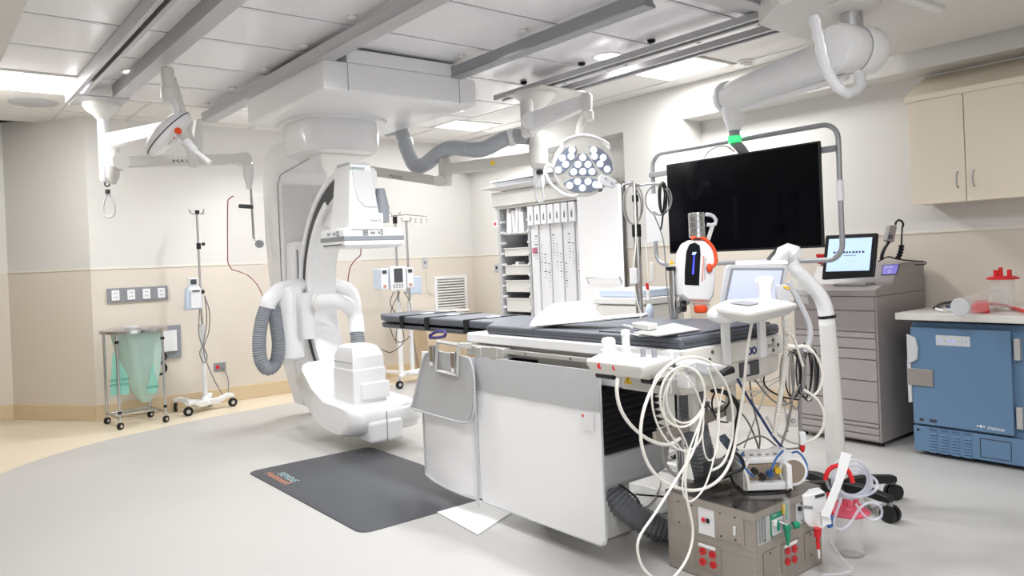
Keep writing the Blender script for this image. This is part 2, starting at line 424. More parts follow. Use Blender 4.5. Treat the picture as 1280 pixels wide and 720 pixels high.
# big L-shaped support: horizontal head, hanging slab
b = MB()
prof = [(5.72, 2.30), (6.55, 2.24), (6.62, 2.16), (6.62, 1.2), (6.95, 1.2), (7.02, 1.7), (7.02, 2.2), (6.95, 2.42), (6.78, 2.52), (5.72, 2.54)]
b.prism(prof, 'x', 2.67, 3.12)
L1 = b.build('support_arm', m_machine, XS, bev=.02, seg=3)
MB().rects([(.11, 2.86, 3.10, 6.72, 6.95), (.5, 2.76, 3.12, 6.66, 6.95), (.85, 2.69, 3.12, 6.64, 6.95), (1.21, 2.67, 3.12, 6.62, 6.95)]).build('support_leg', m_machine, XS, bev=.02, seg=3)
box(2.70, 3.09, 6.612, 6.618, 1.25, 2.14).build('support_face', m_lav, XS, bev=.002)
MB().tube([(2.664, 6.64, 1.22), (2.664, 6.64, 2.14), (2.664, 6.56, 2.225), (2.664, 5.95, 2.285)], .004, n=6, smooth=False).build('edge_seam', m_grey, XS)
# narrow inner rail with slot
b = MB(); b.rects([(.72, 2.70, 2.98, 6.45, 6.62), (1.62, 2.70, 2.98, 6.45, 6.62)]); b.build('inner_housing', m_machine, XS, bev=.03, seg=3)
box(2.735, 2.75, 6.445, 6.452, .8, 1.55).build('housing_slot', m_grey, XS)
# the C
CY_, CZ_ = 5.30, 1.135
def cring(name, ri, ro, x0, x1, a0, a1, material, n=64, bev=.012):
    rings = []
    for i in range(n + 1):
        a = math.radians(a0 + (a1 - a0) * i / n); c, s_ = math.cos(a), math.sin(a)
        rings.append([(x0, CY_+ri*c, CZ_+ri*s_), (x1, CY_+ri*c, CZ_+ri*s_), (x1, CY_+ro*c, CZ_+ro*s_), (x0, CY_+ro*c, CZ_+ro*s_)])
    return MB().loft(rings).build(name, material, XS, bev=bev, ang=.5)
cring('c_arc', .85, 1.00, 2.715, 2.955, 88, -92, m_machine)
cring('arc_groove', .87, .985, 2.703, 2.72, 88, -92, m_dgrey, bev=0)
cring('arc_edge', .975, 1.025, 2.685, 2.96, 86, -92, m_machine, bev=.008)
cring('arc_side_panel', .842, .90, 2.69, 2.72, 60, -60, m_machine, bev=.006)
# detector column and head
def P5(x, y): return P(x, y, Y=5.2)
b = MB()
b.loft([[(2.625, 5.20, 1.66), (2.90, 5.20, 1.66), (2.90, 5.55, 1.66), (2.625, 5.55, 1.66)],
        [(2.63, 5.20, 1.78), (2.885, 5.20, 1.78), (2.885, 5.5, 1.78), (2.63, 5.5, 1.78)],
        [(2.655, 5.20, 2.15), (2.83, 5.20, 2.15), (2.83, 5.46, 2.15), (2.655, 5.46, 2.15)]])
b.build('detector_column', m_machine, XS, bev=.012, seg=3)
o = MB().prism([(2.665, 2.10), (2.82, 2.10), (2.868, 1.83), (2.76, 1.83), (2.705, 1.89), (2.68, 1.98)], 'y', 5.192, 5.202).build('column_face', m_lav, XS, bev=.003)
box(2.66, 2.83, 5.22, 5.44, 2.15, 2.17).build('column_cap', m_ltgrey, XS, bev=.004)
box(2.64, 2.915, 5.19, 5.56, 1.655, 1.785).build('column_collar', m_machine, XS, bev=.012)
MB().lathe((2.99, 5.36, 1.72), [(.06, 0), (.065, .12), (.035, .27)], n=20).build('motor_cover', m_hose, XS)
MB().prism([(5.45, 1.68), (5.62, 1.68), (6.06, 1.75), (5.92, 1.95), (5.6, 2.1), (5.45, 2.12)], 'x', 2.735, 2.94).build('arc_web', m_machine, XS, bev=.01)
dt = MB().rects([(1.52, 2.60, 3.06, 5.22, 5.58), (1.545, 2.58, 3.09, 5.20, 5.60), (1.66, 2.58, 3.09, 5.20, 5.60), (1.675, 2.60, 3.07, 5.22, 5.58)]).build('flat_detector', m_machine, XS, bev=.008)
box(2.576, 3.094, 5.196, 5.604, 1.575, 1.61).build('grey_bumper', m_hose, dt, bev=.004)
for i, (x, wd, z) in enumerate(((2.735, .045, 1.645), (2.735, .045, 1.625), (2.80, .04, 1.635), (2.865, .018, 1.635), (2.89, .018, 1.648), (2.89, .018, 1.625))):
    box(x, x+wd, 5.192, 5.2, z-.008, z+.008).build('control_button', m_grey, dt, bev=.003)
for y, z in ((5.28, 1.645), (5.28, 1.62), (5.34, 1.635), (5.44, 1.635)):
    box(2.572, 2.58, y, y+.03, z-.008, z+.008).build('control_button', m_grey, dt, bev=.003)
box(2.574, 2.58, 5.24, 5.56, 1.545, 1.552).build('slot', m_black, dt)
text('SIEMENS', 'lettering', P(436.5, 212, Y=5.192), (1, 0, 0), (0, 0, 1), .128, m_teal, XS, height=.023)
text('Artis Q', 'lettering', (2.80, 5.188, 1.715), (1, 0, 0), (0, 0, 1), .085, m_ink, XS)
# tube housing at the foot of the C
def yz(th, r): a = math.radians(th); return (CY_ + r*math.cos(a), CZ_ + r*math.sin(a))
hp = [yz(t, 1.03) for t in range(-38, -101, -4)] + [(5.05, .14), (4.99, .2), (4.98, .28), (5.03, .335), (5.2, .35), (5.5, .36), (5.75, .46), (5.95, .62)]
b = MB()
def inset(poly, k):
    cx = sum(p[0] for p in poly)/len(poly); cz = sum(p[1] for p in poly)/len(poly)
    return [(cx+(p[0]-cx)*k, cz+(p[1]-cz)*(k*.98)) for p in poly]
secs = [(2.50, .86), (2.53, .955), (2.59, 1.0), (2.78, 1.0), (3.0, 1.0), (3.06, .955), (3.09, .86)]
b.loft([[(x, p[0], p[1]) for p in inset(hp, k)] for x, k in secs]).build('tube_hull', m_machine, XS, ang=.9)
box(2.60, 2.885, 4.96, 5.2, .085, .245).build('hull_front_block', m_machine, XS, bev=.03, seg=4)
MB().rects([(.345, 2.60, 2.875, 5.19, 5.52), (.60, 2.60, 2.875, 5.19, 5.52), (.605, 2.605, 2.87, 5.20, 5.51), (.70, 2.61, 2.865, 5.20, 5.51), (.765, 2.63, 2.84, 5.24, 5.48), (.785, 2.67, 2.80, 5.28, 5.44)]).build('tube_housing', m_machine, XS, bev=.014, seg=4)
box(2.598, 2.60, 5.2, 5.5, .655, .66).build('panel_seam', m_grey, XS)
box(2.66, 2.90, 5.172, 5.20, .37, .50).build('housing_step', m_machine, XS, bev=.02, seg=3)
box(2.74, 2.744, 4.956, 4.962, .09, .31).build('panel_seam', m_grey, XS)
# motor cylinder, knuckles and hoses
MB().lathe((2.51, 6.12, .63), [(.06, -.01), (.10, 0), (.118, .02), (.118, .56), (.10, .60), (.04, .61)], n=32).build('motor_cylinder', m_machine, XS)
MB().loft([oval(2.60, 6.04, .065, .11, .80, 24), oval(2.60, 6.04, .08, .12, .83, 24), oval(2.60, 6.04, .08, .12, 1.18, 24)]).build('cable_box', m_machine, XS)
MB().tube([P(388, 357, Y=6.36), P(374, 358, Y=6.25), P(352, 362, Y=6.12), P(338, 374, Y=6.06), P(334, 384, Y=6.06)], .066, n=18).build('left_elbow', m_machine, XS)
MB().tube([P(334, 382, Y=6.06), P(328, 398, Y=6.04), P(324, 425, Y=6.02), P(326, 450, Y=6.0), P(335, 461, Y=6.0), P(345, 452, Y=6.02), P(348, 430, Y=6.03), P(345, 405, Y=6.05), P(342, 384, Y=6.07)], .053, n=16, rib=.06, ribp=.018).build('hanging_hose', m_hose, XS)
MB().tube([(2.92, 6.42, 1.20), (3.06, 6.38, 1.21), (3.17, 6.34, 1.16), (3.21, 6.33, 1.05), (3.21, 6.33, .93)], .066, n=18).build('rear_elbow', m_machine, XS)
MB().tube([P(396, 379, Y=5.9), P(412, 377, Y=5.82), P(427, 378, Y=5.75), P(441, 388, Y=5.72), P(445, 402, Y=5.70), P(446, 416, Y=5.68)], .064, n=18).build('front_elbow', m_machine, XS)
MB().tube([P(446, 415, Y=5.68), P(447, 424, Y=5.66), P(448, 436, Y=5.64)], .055, n=16, rib=.06, ribp=.018).build('housing_hose', m_hose, XS)
MB().tube([P(395, 379, Y=5.9), P(398, 379, Y=5.88)], .072, n=18, smooth=False).build('elbow_collar', m_offw, XS)
# loose supply hose from the carriage to the lamp column
hp_ = [P(482, 162, d=7.3), P(500, 162, d=7.2), P(508, 185, d=7.1), P(519, 207, d=7.0), P(532, 205, d=6.9), P(548, 192, d=6.8), P(566, 185, d=6.7), P(600, 187, d=6.6), P(622, 178, d=6.5), P(640, 171, d=6.5), P(662, 171, d=6.4)]
H = tag(MB().tube(hp_, .066, n=16, rib=.035, ribp=.02).build('supply_hose', m_hoselt), 'pale grey corrugated hose looping below the ceiling between scanner carriage and lamp column', 'hose')
for px_, py_, d_, e in ((505, 174, 7.15, (2, 8)), (556, 188, 6.77, (8, -3)), (635, 173, 6.5, (8, -2))):
    a = P(px_, py_, d=d_); c = P(px_+e[0], py_+e[1], d=d_)
    MB().cyl(a, c, .076, n=20).build('hose_clamp', m_white, H)

# ================================================================== left suspension: lamp and radiation shield arm
LS = thing('ceiling_suspension', 'white ceiling column on the left rails carrying a small lamp and a shield arm', 'ceiling suspension', (1.33, 6.95, 2.0))
MB().lathe((1.33, 6.95, 2.815), [(.14, 0), (.14, -.04), (.12, -.07), (.065, -.11), (.045, -.14)], n=32).build('mount_bell', m_offw, LS)
box(1.13, 1.50, 6.75, 7.16, 2.812, 2.826).build('mount_plate', m_ltgrey, LS, bev=.003)
MB().lathe((1.335, 6.95, 2.16), [(.036, 0), (.042, .02), (.042, .56)], n=24).build('column', m_white, LS)
cx_ = P(137, 204, Y=6.95)
MB().lathe((1.385, 6.93, 2.20), [(.025, -.06), (.055, 0), (.055, .26), (.042, .28)], n=24).build('arm_sleeve', m_offw, LS)
# shield arm
a = P(150, 202, Y=6.85); c = P(300, 199, Y=6.7)
def beam(pa, pb, h0, h1, t, name, material, par, bev=.012):
    pa = Vector(pa); pb = Vector(pb); d = (pb - pa).normalized(); up = Vector((0, 0, 1)); up = (up - d*up.dot(d)).normalized(); sd = d.cross(up)
    rs = []
    for p, h in ((pa, h0), (pb, h1)):
        rs.append([p + up*h/2 + sd*t/2, p - up*h/2 + sd*t/2, p - up*h/2 - sd*t/2, p + up*h/2 - sd*t/2])
    return MB().loft(rs).build(name, material, par, bev=bev, seg=3)
SA = beam(a, c, .10, .09, .09, 'shield_arm', m_offw, LS)
MB().cyl(a + Vector((-.0, -.06, 0)), a + Vector((0, .06, 0)), .07, n=28).build('arm_joint', m_offw, LS)
MB().cyl(c + Vector((.03, -.055, 0)), c + Vector((.03, .055, 0)), .06, n=28).build('arm_joint', m_offw, LS)
rt = Vector((D_.y, -D_.x, 0)).normalized()
text('MAVIG', 'lettering', P(216, 204, d=(a-cam.location).dot(D_)*.97), (c-a).normalized(), (0, 0, 1), .19, m_ink, SA, height=.03)
q = c + Vector((.07, 0, 0))
MB().lathe((q.x, q.y, q.z - .16), [(.02, -.10), (.035, -.02), (.045, 0), (.045, .12), (.03, .14)], n=20).build('shield_swivel', m_white, LS)
r1 = P(313, 228, d=6.95); r2 = P(315, 262, d=6.95); r3 = P(317, 296, d=6.95); r4 = P(325, 305, d=6.9)
MB().tube([q + Vector((0, 0, -.16)), r1, r2, P(316.5, 285, d=6.95), r3, P(319, 303, d=6.93), r4], .011, n=10).build('hanger_rod', m_chrome, LS)
MB().cyl(P(299, 257.5, d=6.94), P(316, 258.5, d=6.94), .019, n=14).build('grip', m_dgrey, LS)
MB().cyl(r4 + Vector((-.02, -.03, 0)), r4 + Vector((.01, .03, 0)), .036, n=24).build('shield_clamp_disc', m_alud, LS)
# transparent shield with a red rim
m_clear = mat('clear_acrylic', '#FFF8F4', 0.05, alpha=.12, var=0.0, spec=.3)
m_rim = mat('dark_red_rim', '#8E2030', 0.5)
dS = 7.02
outl = [(292, 245), (452, 243), (456, 250), (451, 362), (446, 372), (330, 372), (320, 352), (308, 341), (292, 338), (285, 330), (284, 318), (284, 258), (287, 248)]
n_ = Vector((D_.x, D_.y, 0)).normalized()
pts = [P(x, y, d=dS) for x, y in outl]
b = MB(); b.loft([[p - n_*.003 for p in pts], [p + n_*.003 for p in pts]])
SH = b.build('shield_pane', m_clear, LS)
def rim(ps, par=LS, name='red_rim', r=.005): return MB().tube([P(x, y, d=dS) for x, y in ps], r, n=6).build(name, m_rim, par)
rim([(292, 245), (287, 248), (284.5, 257), (284.5, 318), (285.5, 330), (290, 337)])
rim([(290, 337), (300, 340), (311, 345), (322, 357), (329, 372), (331, 382)], r=.004)
rim([(451, 311), (450.5, 319), (444, 325), (438, 334), (435.5, 346), (434, 362)])
p = P(345, 256, d=dS-.02)
beam(P(337, 255, d=dS-.01), P(352, 255, d=dS-.01), .035, .035, .003, 'rating_label', m_paper, LS, bev=0)
text('0.5mm', 'lettering', P(338, 257.5, d=dS-.014), rt, (0, 0, 1), .055, m_ink, LS, height=.018)
# lamp arms
c0 = P(137, 176, Y=6.92); c1 = P(228, 156, d=6.0)
beam(c0, c1, .12, .10, .07, 'lamp_boom', m_white, LS)
k1 = P(247, 150, d=5.75); k2 = P(247, 200, d=5.75)
b = MB(); b.box(-.03, .03, -.03, .03, -.13, .13); 
MB().rects([(k2.z, k2.x-.05, k2.x+.03, k2.y-.04, k2.y+.04), (k2.z+.05, k2.x-.05, k2.x+.03, k2.y-.04, k2.y+.04), (k1.z, k1.x-.02, k1.x+.03, k1.y-.04, k1.y+.04)]).build('boom_end', m_offw, LS, bev=.008)
beam(P(244, 205, d=5.75), P(214, 100, d=5.2), .10, .085, .06, 'spring_arm', m_offw, LS)
sp = P(210, 105, d=5.15)
MB().lathe((sp.x, sp.y, sp.z - .1), [(.035, -.02), (.05, 0), (.05, .07), (.042, .075), (.042, .20), (.035, .21)], n=24).build('arm_knuckle', m_offw, LS)
MB().tube([P(208, 121, d=5.15), P(213, 123, d=5.15), P(219, 130, d=5.15), P(221, 144, d=5.15), P(222, 158, d=5.15), P(223, 167, d=5.15)], .021, n=12).build('lamp_bracket', m_white, LS)
# lamp head, seen almost edge on: an elongated shell along the image diagonal
h0 = P(184, 192, d=5.2); h1 = P(235, 140, d=5.25); hm = (h0 + h1)/2; hd = (h1 - h0).normalized(); L_ = (h1-h0).length/2
hn = Vector((0.62, -0.25, -0.74)); hn = (hn - hd*hn.dot(hd)).normalized(); hs = hd.cross(hn)
b = MB(); rr = []
for h, k in ((-.055, .45), (-.05, .72), (-.03, .93), (0, 1.0), (.02, 1.0), (.04, .93), (.052, .8)):
    rr.append([hm + hn*h + hd*(L_*k*math.cos(2*PI*i/36)) + hs*(.16*k*math.sin(2*PI*i/36)) for i in range(36)])
LH = b.loft(rr).build('lamp_head', m_white, LS, ang=.9)
b = MB(); b.loft([[hm + hn*h + hd*(L_*1.005*math.cos(2*PI*i/36)) + hs*(.162*math.sin(2*PI*i/36)) for i in range(36)] for h in (.006, .014)]).build('dark_seam', m_dgrey, LH)
for k in (-.055, -.03, 0.0, .03):
    MB().ball(hm + hn*.03 + hd*k - hs*0 + hn*.018 - Vector((0,0,0)), .011).build('control_button', m_ltgrey if k else m_orange, LH)
ht = P(223.5, 164, d=5.08)
MB().cyl(ht, ht - n_*.02, .022, n=20).build('orange_badge', m_orange, LH)
MB().tube([P(223, 168, d=5.15), P(228, 173, d=5.15), P(233, 179, d=5.15)], .012, n=10, smooth=False).build('handle_stem', m_ltgrey, LH)
MB().cyl(P(232, 177, d=5.15), P(243, 189, d=5.15), .034, .03, n=18).build('handle_guard', m_white, LH)
MB().cyl(P(242, 188, d=5.15), P(262, 204, d=5.15), .02, n=16).build('sterile_handle', m_white, LH)
# wrist strap hanging below the column
st = thing('hanging_strap', 'grey loop strap hanging under the left ceiling column', 'strap', (1.33, 6.95, 1.6))
sd_ = 6.3
MB().lathe(P(132.5, 218, d=sd_), [(.03, .09), (.04, .05), (.03, .01), (.012, -.02)], n=16).build('strap_swivel', m_offw, st)
MB().ring(P(134, 230, d=sd_), .02, .006, axis=n_, n=20).build('strap_ring', m_black, st)
MB().cyl(P(134.5, 237, d=sd_), P(134.5, 242, d=sd_), .02, n=12).build('strap_buckle', m_dgrey, st)
MB().tube([P(134.5, 241, d=sd_), P(131, 250, d=sd_), P(129, 260, d=sd_), P(131, 269, d=sd_), P(136, 271.5, d=sd_), P(142, 269, d=sd_), P(143.5, 260, d=sd_), P(140, 250, d=sd_), P(135.5, 241, d=sd_)], .008, n=8).build('strap_loop', m_ltgrey, st)
# ================================================================== catheter table
m_pad = mat('charcoal_vinyl_pad', '#5C6068', 0.42, var=0.03, scale=6, bump=0.12, bscale=14)
m_apron = mat('grey_apron_vinyl', '#BDBEC0', 0.38, var=0.03, scale=5, bump=0.12, bscale=8)
m_apronw = mat('white_apron_panel', '#FBFBFD', 0.38, var=0.008, scale=3)
m_carbon = mat('carbon_shell', '#4C4E54', 0.4, var=0.04)
m_frame = mat('table_frame_cream', '#DAD7D0', 0.42, var=0.015)
m_alusoft = mat('satin_aluminium', '#C9C8C5', 0.38, metal=0.5, var=0.03)
TB = thing('catheter_table', 'long white catheterisation table on a bellows column in the middle of the room', 'operating table', (2.83, 2.9, 0))
b = MB(); b.box(2.46, 3.20, 1.995, 3.50, .93, .984); b.build('table_frame', m_white, TB, bev=.008)
MB().prism([(2.62, 3.3), (3.04, 3.3), (3.04, 4.74), (2.97, 4.88), (2.69, 4.88), (2.62, 4.74)], 'z', .945, .972).build('tabletop_shell', m_carbon, TB, bev=.01)
# side accessory rails
for x0, nm in ((2.44, 'left'), (3.20, 'right')):
    box(x0, x0+.02, 2.03, 3.47, .938, .982).build('side_panel', m_white, TB, bev=.004)
    box(x0-.012, x0+.008, 2.10, 3.30, .895, .918).build('accessory_rail', m_alusoft, TB, bev=.003)
    for y in (2.3, 2.62, 2.95, 3.2):
        MB().cyl((x0-.014, y, .906), (x0-.009, y, .906), .006, n=10).build('screw', m_brass, TB)
box(2.47, 3.18, 2.05, 3.42, .872, .93).build('steel_underframe', m_alusoft, TB, bev=.006)
# near end plate with feet brackets
box(2.455, 3.215, 1.975, 1.995, .90, .982).build('end_plate', m_frame, TB, bev=.004)
text('CE  0123', 'lettering', (3.0, 1.973, .935), (1, 0, 0), (0, 0, 1), .10, m_ink, TB, height=.016)
for x, z in ((2.72, .965), (2.72, .92), (3.09, .965), (3.09, .92), (2.62, .93), (2.64, .96), (3.13, .94), (3.18, .93)):
    MB().cyl((x, 1.976, z), (x, 1.971, z), .008, n=10).build('screw', m_brass, TB)
MB().ring((2.905, 1.974, .935), .014, .004, axis=(0, 1, 0), n=18).build('maker_mark', m_navy, TB)
MB().ring((2.94, 1.974, .935), .014, .004, axis=(0, 1, 0), n=18).build('maker_mark', m_navy, TB)
b = MB(); b.rects([(.79, 2.50, 3.05, 2.02, 2.75), (.815, 2.47, 3.17, 2.0, 2.9), (.90, 2.46, 3.18, 2.0, 2.9)])
UB = b.build('drive_housing', m_frame, TB, bev=.008)
box(2.86, 3.0, 1.99, 2.01, .82, .885).build('dark_socket_panel', m_dgrey, UB, bev=.003)
box(2.88, 2.92, 1.985, 2.0, .83, .875).build('socket', m_ltgrey, UB, bev=.003)
box(2.42, 2.60, 2.02, 2.3, .80, .87).build('cable_tray', m_alusoft, TB, bev=.01)
box(2.44, 2.54, 2.32, 2.5, .80, .87).build('cable_tray', m_ltgrey, TB, bev=.006)
# hanging under-frame posts and cross bar
for x in (2.66, 2.93): box(x, x+.045, 2.10, 2.13, .60, .80).build('hanger_post', m_frame, TB, bev=.004)
beam(P(818, 548, Y=2.12), P(925, 505, Y=2.15), .05, .05, .02, 'cross_bar', m_steel, TB, bev=.003)
for i in range(2): MB().cyl(P(835 + 60*i, 541 - 24*i, Y=2.105), P(835 + 60*i, 541 - 24*i, Y=2.10), .007, n=10).build('screw', m_chrome, TB)
# bellows column
b = MB(); z = .875; n = 13; h = (.875 - .44) / n
secs = []
for i in range(n):
    k = i * .006
    secs += [(z - i*h, 2.52+k*0, 3.0, 2.55, 3.25), (z - i*h - h*.5, 2.555, 2.965, 2.585, 3.2)]
secs.append((.44, 2.52, 3.0, 2.55, 3.25))
b.rects(list(reversed(secs))).build('bellows', mat('bellows_rubber', '#45454B', .3), TB, ang=.3)
MB().rects([(.27, 2.50, 2.92, 2.56, 3.2), (.30, 2.48, 2.98, 2.53, 3.24), (.44, 2.48, 3.02, 2.53, 3.26)]).build('lower_shroud', m_ltgrey, TB, bev=.012)
box(2.62, 2.80, 2.62, 3.15, .0, .29).build('column', m_offw, TB, bev=.015)
box(2.66, 2.77, 2.616, 2.62, .08, .2).build('access_panel', m_white, TB, bev=.002)
MB().rects([(0, 2.66, 3.34, 2.64, 3.7), (.035, 2.66, 3.34, 2.64, 3.7), (.06, 2.7, 3.25, 2.68, 3.6)]).build('floor_plate', m_white, TB, bev=.01)
# head end bracket block on the left rail
box(2.40, 2.455, 3.10, 3.42, .875, .925).build('rail_bracket', m_alusoft, TB, bev=.004)
box(2.39, 2.41, 3.14, 3.19, .865, .93).build('clamp', m_alusoft, TB, bev=.003)
box(2.39, 2.41, 3.28, 3.33, .87, .92).build('clamp', m_alusoft, TB, bev=.003)
# mattress
MT = thing('mattress', 'charcoal vinyl mattress with a long narrow head section on the table', 'mattress', (2.83, 3.4, .985))
o = MB().prism([(2.475, 2.0), (3.19, 2.0), (3.19, 3.33), (3.08, 3.42), (3.04, 3.46), (3.04, 4.70), (2.97, 4.90), (2.69, 4.90), (2.62, 4.70), (2.62, 3.46), (2.58, 3.42), (2.475, 3.33)], 'z', .985, 1.032).build('pad', m_pad, MT, bev=.014, seg=4)
MB().tube([(2.473, 2.02, 1.008), (2.473, 3.33, 1.008)], .0025, n=6, smooth=False).build('piping', m_dgrey, o)
MB().tube([(2.49, 1.998, 1.008), (3.18, 1.998, 1.008)], .0025, n=6, smooth=False).build('piping', m_dgrey, o)
box(2.50, 3.165, 2.03, 2.5, 1.028, 1.042).build('upper_fold', m_pad, MT, bev=.01, seg=3)
for x in (503, 534, 583):
    y = P(x, 402, X=2.62).y
    b = MB(); b.box(2.612, 3.05, y-.022, y+.022, 1.031, 1.036); b.box(2.610, 2.618, y-.022, y+.022, .955, 1.034); b.box(3.042, 3.05, y-.022, y+.022, .955, 1.034)
    s_ = b.build('strap', m_blackrub, MT, bev=.002)
    box(2.78, 2.86, y-.025, y+.025, 1.0355, 1.04).build('strap_label', m_paper, s_, bev=.001)
# ---- lead aprons on the left side
AP = thing('lead_apron', 'large white lead skirt with a grey upper band hung along the table side', 'radiation apron', (2.40, 2.87, .09))
def rrect(y0, y1, z0, z1, r=.03, only_bottom=True):
    pts = []
    for cx, cz, a0 in ((y1-r, z0+r, -90), (None, None, 0), (None, None, 90), (y0+r, z0+r, 180)):
        if cx is None: continue
        for k in range(6): a = math.radians(a0 + 90*k/5); pts.append((cx+r*math.cos(a), cz+r*math.sin(a)))
    # order: bottom right corner, top right, top left, bottom left corner
    return pts[:6] + [(y1, z1), (y0, z1)] + pts[6:]
MB().prism(rrect(2.40, 3.33, .09, .70), 'x', 2.392, 2.404).build('lower_panel', m_apronw, AP, bev=.003)
b = MB()
N = 40; rings = []
for i in range(N+1):
    y = 2.40 + .935*i/N; wv = .002*math.sin(i*.55) + .0015*math.sin(i*1.3)
    rings.append([(2.386+wv, y, .69), (2.386+wv*.5, y, .78), (2.392, y, .872), (2.402, y, .872), (2.40, y, .69)])
b.loft(rings).build('upper_band', m_apron, AP)
MB().tube([(2.395, 2.398, .87), (2.395, 2.398, .12), (2.395, 2.43, .09)], .005, n=6, smooth=False).build('edge_binding', m_ltgrey, AP)
MB().tube([(2.395, 2.43, .088), (2.395, 3.30, .088)], .005, n=6, smooth=False).build('edge_binding', m_ltgrey, AP)
box(2.384, 2.388, 2.44, 2.52, .60, .68).build('tag', m_paper, AP)
MB().ring((2.383, 2.505, .663), .006, .0018, axis=(1, 0, 0), n=12).build('tag_mark', m_red, AP)
# curving white lower flap towards the head end
FL = thing('lead_flap', 'white lower lead flap beside the large skirt, under the grey swing flap', 'radiation apron', (2.40, 3.6, .1))
rings = []
for i in range(13):
    t = i/12; y = 3.34 + .54*t; x = 2.40 - .02*math.sin(PI*t)
    z0 = .10 + (.035*(max(0, (t-.85)/.15))**2) ; rings.append([(x-.006, y, z0), (x-.006, y, .86), (x+.006, y, .86), (x+.006, y, z0)])
MB().loft(rings).build('flap', m_apronw, FL, ang=.6)
MB().tube([(2.385, 3.34, .86), (2.385, 3.345, .12), (2.38, 3.36, .098), (2.375, 3.6, .098), (2.385, 3.85, .125), (2.39, 3.88, .2), (2.39, 3.88, .8)], .006, n=6).build('edge_binding', m_ltgrey, FL)
SF = thing('swing_flap', 'small grey lead flap with rounded corners hung from a steel bracket', 'radiation apron', (2.35, 3.65, .5))
poly = [P(x, y, X=2.355) for x, y in ((541, 437), (586, 446), (592, 466), (593, 500), (591, 519), (586, 527), (577, 528), (560, 524), (522, 514), (516, 511), (516, 505), (522, 478), (529, 450), (534, 440))]
MB().prism([(p.y, p.z) for p in poly], 'x', 2.345, 2.362).build('flap', m_apron, SF, bev=.004)
po = [P(x, y, X=2.343) for x, y in ((534, 440), (529, 450), (522, 478), (516, 505), (517, 511), (560, 524), (577, 528), (586, 527), (591, 519), (593, 500), (592, 466), (586, 446))]
MB().tube(po, .006, n=6).build('edge_binding', m_ltgrey, SF)
ba = [P(x, y, X=2.335) for x, y in ((547, 427), (573, 431), (572, 470), (545, 463))]
for i, (a, c) in enumerate(((0, 1), (1, 2), (2, 3), (3, 0))):
    MB().cyl(ba[a], ba[c], .011, n=4).build('bracket_bar', m_alusoft, SF)
for x, y0, y1 in ((541, 432, 452), (568, 440, 460)):
    p0 = P(x, y0, X=2.33); p1 = P(x, y1, X=2.33)
    box(2.315, 2.34, p0.y-.02, p0.y+.02, p1.z, p0.z).build('latch', m_chrome, SF, bev=.003)
    MB().cyl(p1 + Vector((-.01, 0, 0)), p1 + Vector((-.01, 0, -.02)), .009, n=10).build('latch_knob', m_white, SF)
q0 = P(590, 432, X=2.40)
beam(P(574, 432, X=2.345), q0, .03, .03, .02, 'hinge_arm', m_alusoft, SF, bev=.004)
PH = MB().tube([P(537, 420, X=2.50), P(545, 415, X=2.50), P(556, 415, X=2.50), P(556, 420, X=2.5), P(547, 422, X=2.50), P(537, 422, X=2.5)], .009, n=8).build('purple_loop', mat('dark_purple_plastic', '#3B2F78', .45), None)
tag(PH, 'dark purple plastic loop showing above the swing flap bracket', 'strap')
PH['label'] = 'dark purple plastic loop hooked above the grey swing flap bracket'
# ---- arm board on the mattress
AB = thing('arm_board', 'white moulded arm rest with one raised end on the mattress', 'arm rest', (2.8, 2.95, 1.035))
A0 = P(662, 409, Z=1.037); A1 = P(700, 408, Z=1.037); A2 = P(799, 394, Z=1.10)
dirx = (Vector((A2.x, A2.y, 0)) - Vector((A0.x, A0.y, 0))); Lx = dirx.length; dirx.normalize(); diry = Vector((-dirx.y, dirx.x, 0))
rings = []
for i in range(17):
    t = i/16; hgt = .012 + .088*(1 if t < .40 else max(0, 1-(t-.40)/.16)) * (1 if t > .06 else (.75 + .25*t/.06)); wd = .20*(1-.45*t)
    if t < .08: wd *= (.86 + 1.75*t)
    base = A0 + dirx*(Lx*t); base.z = 1.037 + .05*t
    sec = []
    for k in range(9):
        u = k/8; sec.append(base + diry*(wd*u) + Vector((0, 0, hgt*(u**.55) + .004)))
    for k in range(8, -1, -1):
        u = k/8; sec.append(base + diry*(wd*u + .008) + Vector((0, 0, max(0, hgt*(u**.55)-.004) )))
    rings.append(sec)
MB().loft(rings).build('rest_shell', m_white, AB, ang=.9)
b = MB(); c0 = A0 + dirx*.03; c1 = A0 + dirx*Lx*1.0
b.loft([[c0 + diry*.01, c0 + diry*.2, c0 + diry*.2 + Vector((0, 0, .008)), c0 + diry*.01 + Vector((0, 0, .008))],
        [c1 + Vector((0, 0, .05)), c1 + diry*.1 + Vector((0, 0, .05)), c1 + diry*.1 + Vector((0, 0, .058)), c1 + Vector((0, 0, .058))]]).build('black_backing_board', m_black, AB, bev=.002)
# ---- tray with a small box
q = [P(x, y, Z=1.046) for x, y in ((792, 417), (822, 421), (876, 413), (842, 405))]
TR = MB().loft([[p for p in q], [p + Vector((0, 0, .006)) for p in q]]).build('clipboard', m_alusoft, None, bev=.002)
tag(TR, 'thin metal clipboard lying under a small white box on the mattress', 'clipboard')
q = [P(x, y, Z=1.0535) for x, y in ((795, 412), (810, 417), (822, 414.5), (806, 410.5))]
q = [P(x, y, Z=1.054) for x, y in ((790, 410), (811, 413.5), (822, 411), (804, 408))]
WB = thing('white_remote_box', 'small white plastic box lying on the metal clipboard', 'box', (q[0].x, q[0].y, 1.054))
MB().loft([q, [p + Vector((0, 0, .024)) for p in q]]).build('case', m_offw, WB, bev=.004)
MB().cyl(P(790, 409, Z=1.066), P(780, 407, Z=1.066), .007, n=10).build('plug', m_ltgrey, WB)
q = [P(x, y, Z=1.034) for x, y in ((776, 414), (800, 421), (835, 418), (812, 411))]
